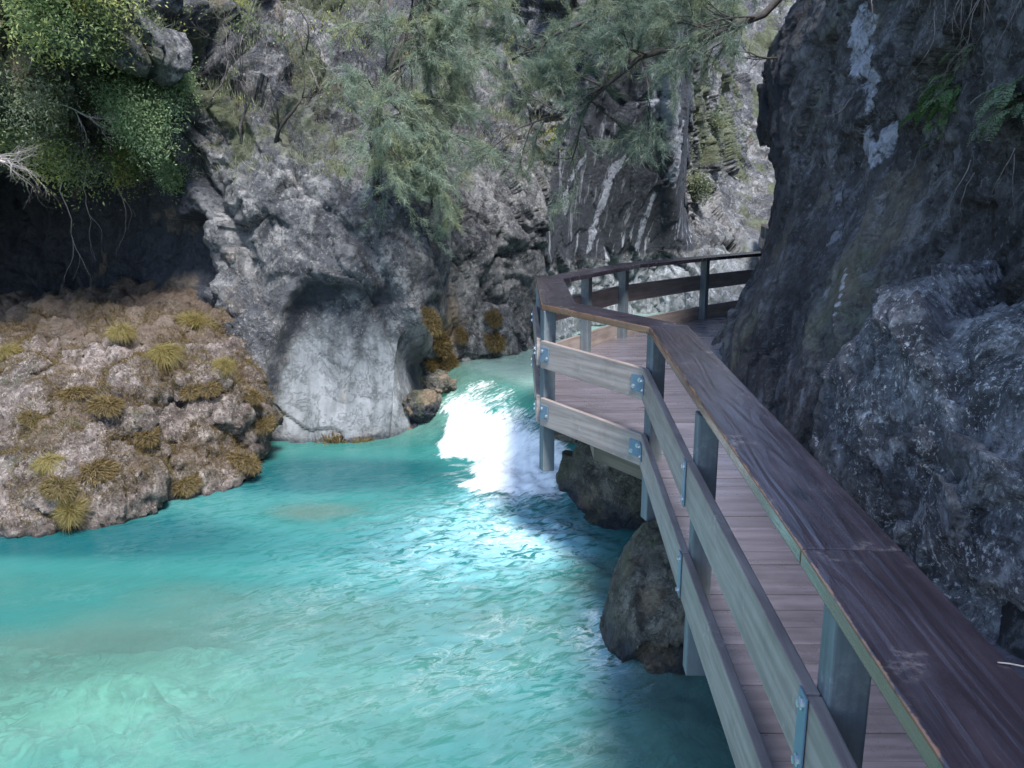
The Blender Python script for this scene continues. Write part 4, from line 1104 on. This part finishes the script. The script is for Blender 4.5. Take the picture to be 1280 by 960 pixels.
# ---- ferns, roots and twigs on the right wall
def fern(name, at, size, label, seed, mat, nf=26):
    rr = random.Random(seed); root = tag(empty(name, tuple(at)), label, 'fern')
    for k in range(nf):
        a = rr.uniform(-1.2, 1.2); d = Vector((-.55 + rr.gauss(0, .25), math.sin(a) * .9, .35 + rr.gauss(0, .3))).normalized()
        q = Vector((rr.gauss(0, .03), rr.gauss(0, .05), rr.gauss(0, .06))); pts = [q.copy()]
        L = size * rr.uniform(.6, 1.15)
        for i in range(8):
            d = (d + Vector((0, 0, -.24))).normalized(); q = q + d * (L / 8); pts.append(q.copy())
        cen = []; dr = []; nr = []; LL = []
        for i in range(1, len(pts)):
            for h in (0, .5):
                c = pts[i - 1].lerp(pts[i], h + .25); t = (pts[i] - pts[i - 1]).normalized()
                sd = t.cross(Vector((0, 0, 1)))
                if sd.length < .1: sd = t.cross(Vector((0, 1, 0)))
                sd.normalize(); w = L * .17 * math.sin(math.pi * min(1, (i - 1 + h + 1.0) / (len(pts) + .6))) ** .8
                for s_ in (-1, 1):
                    for m in range(3):
                        cc = c + sd * (s_ * w * m / 3)
                        cen.append(tuple(cc)); dr.append(tuple(sd * s_ + t * rr.uniform(.1, .9) + Vector((0, 0, rr.gauss(-.2, .2))))); nr.append(tuple(sd.cross(t) * s_ + Vector((rr.gauss(0, .3), rr.gauss(0, .3), .6)))); LL.append(max(.009, w * .6))
        mb = MB(); mb.tube(pts, [.0022] * len(pts), 3)
        fo = leaf_mesh('frond', cen, dr, nr, np.array(LL), np.array(LL) * .62, mat, root)
        mb.build('stalk', M['bark_grey'], fo, smooth=True)
    return root
fern('fern', wall_hit(1178, 118)[0], .22, 'bright green fern clump high on the dark wall, hanging left of the pale one', 71, M['fern'])
fern('fern', wall_hit(1262, 122)[0], .22, 'pale dusty fern at the right edge of the dark wall', 72, M['fern_pale'])
fern('fern', wall_hit(1205, 62)[0], .12, 'small pale fern above the bright green clump, under the hanging roots', 73, M['fern_pale'], 10)
fern('fern', wall_hit(1165, 165)[0], .11, 'lowest little fern trailing under the bright green clump', 74, M['fern'], 9)
def roots(at, n, L, label, seed, mat, spread=.25):
    rr = random.Random(seed); root = tag(empty('hanging_roots', tuple(at)), label, 'roots')
    for k in range(n):
        tips = []; mb = MB()
        grow(mb, (rr.gauss(-.05, .04), rr.gauss(0, spread), rr.gauss(0, .05)), (rr.gauss(-.2, .15), rr.gauss(0, .2), -1), L * rr.uniform(.5, 1.2), .004, 2, tips, rr, .3, 2, 5, .16, -.1, .6, 4)
        mb.build('root_strand', mat, root, smooth=True)
    return root
roots(wall_hit(1232, -25)[0], 18, .32, 'brown bundle of dry roots hanging from the top right corner', 75, M['bark_grey'])
roots(wall_hit(1150, -10)[0], 6, .2, 'thin dry roots at the top edge left of the big root bundle', 76, M['bark_grey'])
roots(wall_hit(1240, 195)[0], 6, .22, 'dry roots trailing under the pale fern', 77, M['bark_grey'])
bush('bare_branch', wall_hit(1035, -25)[0], (-.5, -.3, -.8), .45, None, M['bark'], 'dark dead branch dangling over the top of the dark wall', 'branch', 78, 4, 3, 0, spread=.6, r=.016)
bush('bare_branch', wall_hit(1058, 120)[0], (-.6, -.4, -.5), .25, None, M['bark_grey'], 'small curved bare twig sticking out of the dark wall', 'branch', 79, 2, 2, 0, spread=.5, r=.006)
bush('bare_branch', wall_hit(965, 70)[0], (-.7, -.4, .1), .4, None, M['bark'], 'dark bare twigs on the left edge of the dark wall', 'branch', 80, 4, 3, 0, spread=.7, r=.012)

# ---- grass and moss tufts on the tufa mound
def tuft_mesh(name, seed, n=260, L=.16, base=.07, w=.006, droop=.32):
    g = np.random.default_rng(seed)
    a = g.uniform(0, 2 * np.pi, n); r = base * np.sqrt(g.random(n))
    q = np.stack([r * np.cos(a), r * np.sin(a), .035 * (1 - (r / base) ** 2)], 1)
    d = np.stack([np.cos(a) * (r / base + .15), np.sin(a) * (r / base + .15), np.full(n, .8)], 1) + g.normal(size=(n, 3)) * .38 + np.array([.12, -.25, 0])
    V = []; F = []; ln = L * g.uniform(.5, 1.2, n)
    sd = np.cross(d, g.normal(size=(n, 3))); sd /= np.linalg.norm(sd, axis=1)[:, None]
    ws = [1, .9, .6, .1]
    for i in range(4):
        V.append(q - sd * (w * ws[i] / 2)); V.append(q + sd * (w * ws[i] / 2))
        d = d / np.linalg.norm(d, axis=1)[:, None]
        q = q + d * (ln / 3)[:, None]; d = d + np.array([0, 0, -droop]) * (1 + i * .6)
    V = np.stack(V, 1).reshape(-1, 3); idx = np.arange(n)[:, None] * 8
    F = np.concatenate([idx + np.array([[2 * i, 2 * i + 1, 2 * i + 3, 2 * i + 2]]) for i in range(3)], 0)
    return np_mesh(name, V, F, False)
TUFTS = [tuft_mesh('tuft', s, 1500, .17, .075, .0032, dr) for s, dr in ((1, .75), (2, .55), (3, .95))]
for m in TUFTS: m.materials.append(M['straw'])
MOSS = [tuft_mesh('moss', s, 1100, .06, .10, .005, .5) for s in (4, 5)]
for m in MOSS: m.materials.append(M['moss'])
LIT = [
    ((152, 415), 0, 1.05, 'yellow grass tuft highest on the mound, second from the cliff'), ((247, 402), 0, 1.25, 'big yellow-green grass tuft highest on the mound, against the grey cliff'),
    ((205, 443), 0, 1.25, 'wide straw grass tuft in the middle of the upper mound'), ((286, 455), 0, .8, 'straw tuft on the right shoulder of the mound below the highest big tuft'),
    ((95, 485), 1, 1.2, 'brown moss tuft on the left half of the mound under the second highest tuft'), ((38, 517), 1, 1.0, 'dark straw tuft near the left edge of the picture'),
    ((4, 440), 0, 1.1, 'grass tuft cut by the left edge of the picture'), ((135, 505), 1, 1.3, 'olive moss pad at the centre of the mound'),
    ((232, 490), 1, .9, 'small moss pad below the wide straw tuft'), ((268, 485), 1, 1.0, 'small mossy tuft left of the right shoulder tuft'), ((320, 500), 1, 1.2, 'orange-brown moss pad on the right edge of the mound'),
    ((55, 575), 0, .8, 'straw tuft low on the left front of the mound'), ((125, 583), 1, 1.5, 'broad olive moss pad on the front of the mound'), ((90, 645), 0, .9, 'yellow grass tuft drooping just above the water'),
    ((305, 575), 1, 1.3, 'mossy cap on the right front corner of the mound over the water'), ((230, 600), 1, 1.1, 'moss pad low on the front face right of the broad one'), ((335, 530), 1, 1.1, 'brown moss fringe on the outermost right of the mound'),
    ((190, 545), 1, 1.1, 'moss pad in the hollow of the mound front'), ((75, 605), 1, 1.2, 'moss pad just above the drooping yellow tuft')]
for i, ((px, py), kind, sc, lb) in enumerate(LIT):
    q, nn = tufa_hit(px, py)
    o = link('moss_tuft' if kind else 'grass_tuft', (MOSS if kind else TUFTS)[i % (2 if kind else 3)])
    nv = Vector(nn) * .6 + Vector((0, -.15, .7)); o.rotation_mode = 'QUATERNION'
    o.rotation_quaternion = nv.normalized().to_track_quat('Z', 'Y') @ Matrix.Rotation(i * 1.7, 3, 'Z').to_quaternion()
    o.location = Vector(q) - Vector(nn) * .015; o.scale = (sc * (.85 + .4 * ((i * 37) % 10) / 10), sc * (.8 + .3 * ((i * 53) % 10) / 10), sc * (1.0 if not kind else .8))
    tag(o, lb, 'moss' if kind else 'grass tuft', 'tufts growing on the tufa mound')
x, y, z = TV.T
mm = (fbm(TV * 2.3 + 8, 4) > -.06) & (TN[:, 2] > .0) & (z > -.9) & (y < 9.6) & (x > -6.5)
g = np.random.default_rng(5); pick = g.choice(np.where(mm)[0], 95000)
c = TV[pick] + g.normal(size=(95000, 3)) * .012
tag(needle_mesh('moss_cover', c, TN[pick] * .6 + g.normal(size=c.shape) * .55 + np.array([0, -.2, 0]), g.uniform(.02, .06, len(c)), .0045, M['moss'], None), 'olive and brown moss creeping over the tufa mound', 'moss', kind='stuff')
# ---- brown moss hanging on the foot of the cliff
FOOT = [((425, 568), 1.9, 'brown moss cushion at the waterline under the smooth scallop'), ((458, 566), 1.6, 'moss cushion at the waterline just right of the largest one'), ((400, 568), 1.1, 'small moss cushion at the waterline by the tufa mound'),
        ((520, 550), 1.0, 'thin moss rim at the waterline beside the pool corner'), ((543, 537), 1.2, 'yellowish moss cushion at the pool corner under the dark one'), ((548, 508), 1.5, 'dark brown moss cushion beside the chute'),
        ((543, 400), 1.5, 'highest brown moss pad on the corner rock, over the chute'), ((552, 430), 2.2, 'large shaggy brown moss pad on the corner rock'), ((565, 452), 1.8, 'brown moss pad under the large shaggy one'), ((540, 462), 1.6, 'low moss pad on the corner rock just above the dark cushion'),
        ((618, 402), 1.2, 'dark moss pad above the upper pool'), ((622, 430), 1.4, 'brown moss pad at the rim of the upper pool'), ((575, 420), 1.0, 'little moss pad between the corner rock and the upper pool')]
for i, ((px, py), sc, lb) in enumerate(FOOT):
    q, nn = cliff_hit(px, py)
    o = link('moss_cushion', MOSS[i % 2]); nv = Vector(nn) * .8 + Vector((0, 0, .35)); o.rotation_mode = 'QUATERNION'
    o.rotation_quaternion = nv.normalized().to_track_quat('Z', 'Y') @ Matrix.Rotation(i * 2.1, 3, 'Z').to_quaternion()
    o.location = Vector(q); o.scale = (sc,) * 3
    tag(o, lb, 'moss', 'brown moss at the foot of the cliff')

# ---- ground cover on the upper slope: nobody could count it
def cover(name, cond, n, L, W, mat, label, seed, up=.5, lift=.02):
    g = np.random.default_rng(seed)
    idx = np.where(cond)[0]; pick = g.choice(idx, n)
    c = p[pick] + g.normal(size=(n, 3)) * .03 + N.reshape(-1, 3)[pick] * lift
    nd = N.reshape(-1, 3)[pick] * .6 + g.normal(size=(n, 3)) * .5 + np.array([0, 0, up]); nn = g.normal(size=(n, 3))
    o = leaf_mesh(name, c, nd, nn, g.uniform(.5, 1.3, n) * L, W * g.uniform(.6, 1.2, n), mat, None)
    return tag(o, label, 'ground cover', kind='stuff')
x, y, z = p.T
f1 = fbm(p * .9 + 60, 4); f2 = fbm(p * 1.4 + 80, 4)
nz_ = normals_grid(CL_P, np.array([1.0, 4.0, 2.0]))[0].reshape(-1, 3)[:, 2]
slope = (z > 2.2) & (z < 6.5) & (x > -6) & (x < 1.3)
cover('undergrowth', slope & (f1 > .13), 9000, .045, .018, M['litter'], 'brown leaf litter and dead stalks caught on the upper slope', 1)
cover('undergrowth', slope & (f2 > .16), 9000, .042, .022, M['leaf_green'], 'small green plants scattered over the upper slope', 2)
cover('grass', (z > 1.9) & (z < 5) & (x < .8) & (x > -4) & (nz_ > .5) & (f2 > -.05), 12000, .13, .006, M['grass'], 'pale dry grass on the ledges of the upper slope', 3, 1.1)
cover('undergrowth', (y > 16.5) & (z > 1.6) & (f1 > .0), 6000, .05, .026, M['leaf_olive'], 'green scrub over the slope at the far end of the gorge', 4)
# one dry stalk left lying on the near end of the rail cap
q = at_z(1262, 832, CAPTOP)
mb = MB(); mb.tube([(q[0] - .02, q[1] + .006, CAPTOP + .003), (q[0] + .0, q[1], CAPTOP + .004), (q[0] + .03, q[1] - .012, CAPTOP + .003)], .0016, 5)
tag(mb.build('dry_stalk', M['bark_pale'], None, True), 'one pale dry stalk lying on the wide rail cap', 'stalk')

# ================================================================== light, sky, camera
w = bpy.data.worlds.new('World'); SC.world = w; w.use_nodes = True
nt = w.node_tree; nt.nodes.clear()
sky = nt.nodes.new('ShaderNodeTexSky'); sky.sky_type = 'NISHITA'; sky.sun_disc = False
SUN_EL, SUN_AZ = R(58), R(160)     # azimuth from +Y towards +X
sky.sun_elevation = SUN_EL; sky.sun_rotation = SUN_AZ; sky.air_density = 1.0; sky.dust_density = .7; sky.ozone_density = 2.5
bg = nt.nodes.new('ShaderNodeBackground'); bg.inputs[1].default_value = .135
ow = nt.nodes.new('ShaderNodeOutputWorld')
nt.links.new(sky.outputs[0], bg.inputs[0]); nt.links.new(bg.outputs[0], ow.inputs[0])
sl = bpy.data.lights.new('sun', 'SUN'); sl.energy = 2.8; sl.angle = R(12); sl.color = (1, .965, .92)
so = bpy.data.objects.new('sun', sl); COL.objects.link(so)
sv = Vector((math.sin(SUN_AZ) * math.cos(SUN_EL), math.cos(SUN_AZ) * math.cos(SUN_EL), math.sin(SUN_EL)))
so.rotation_euler = sv.to_track_quat('Z', 'Y').to_euler(); so.location = (0, 0, 30)
cam = bpy.data.cameras.new('camera'); co = bpy.data.objects.new('camera', cam); COL.objects.link(co)
cam.sensor_width = 36; cam.lens = 36 * FPX / 1280; cam.clip_start = .05; cam.clip_end = 600
co.location = (0, 0, H); co.rotation_euler = (R(90) - PITCH, 0, 0)
SC.camera = co
SC.view_settings.view_transform = 'Standard'; SC.view_settings.look = 'None'
SC.view_settings.exposure = 1.6; SC.view_settings.gamma = 1; SC.view_settings.use_curve_mapping = False
SC.cycles.max_bounces = 6; SC.cycles.diffuse_bounces = 3; SC.cycles.transparent_max_bounces = 8
SC.cycles.use_denoising = True
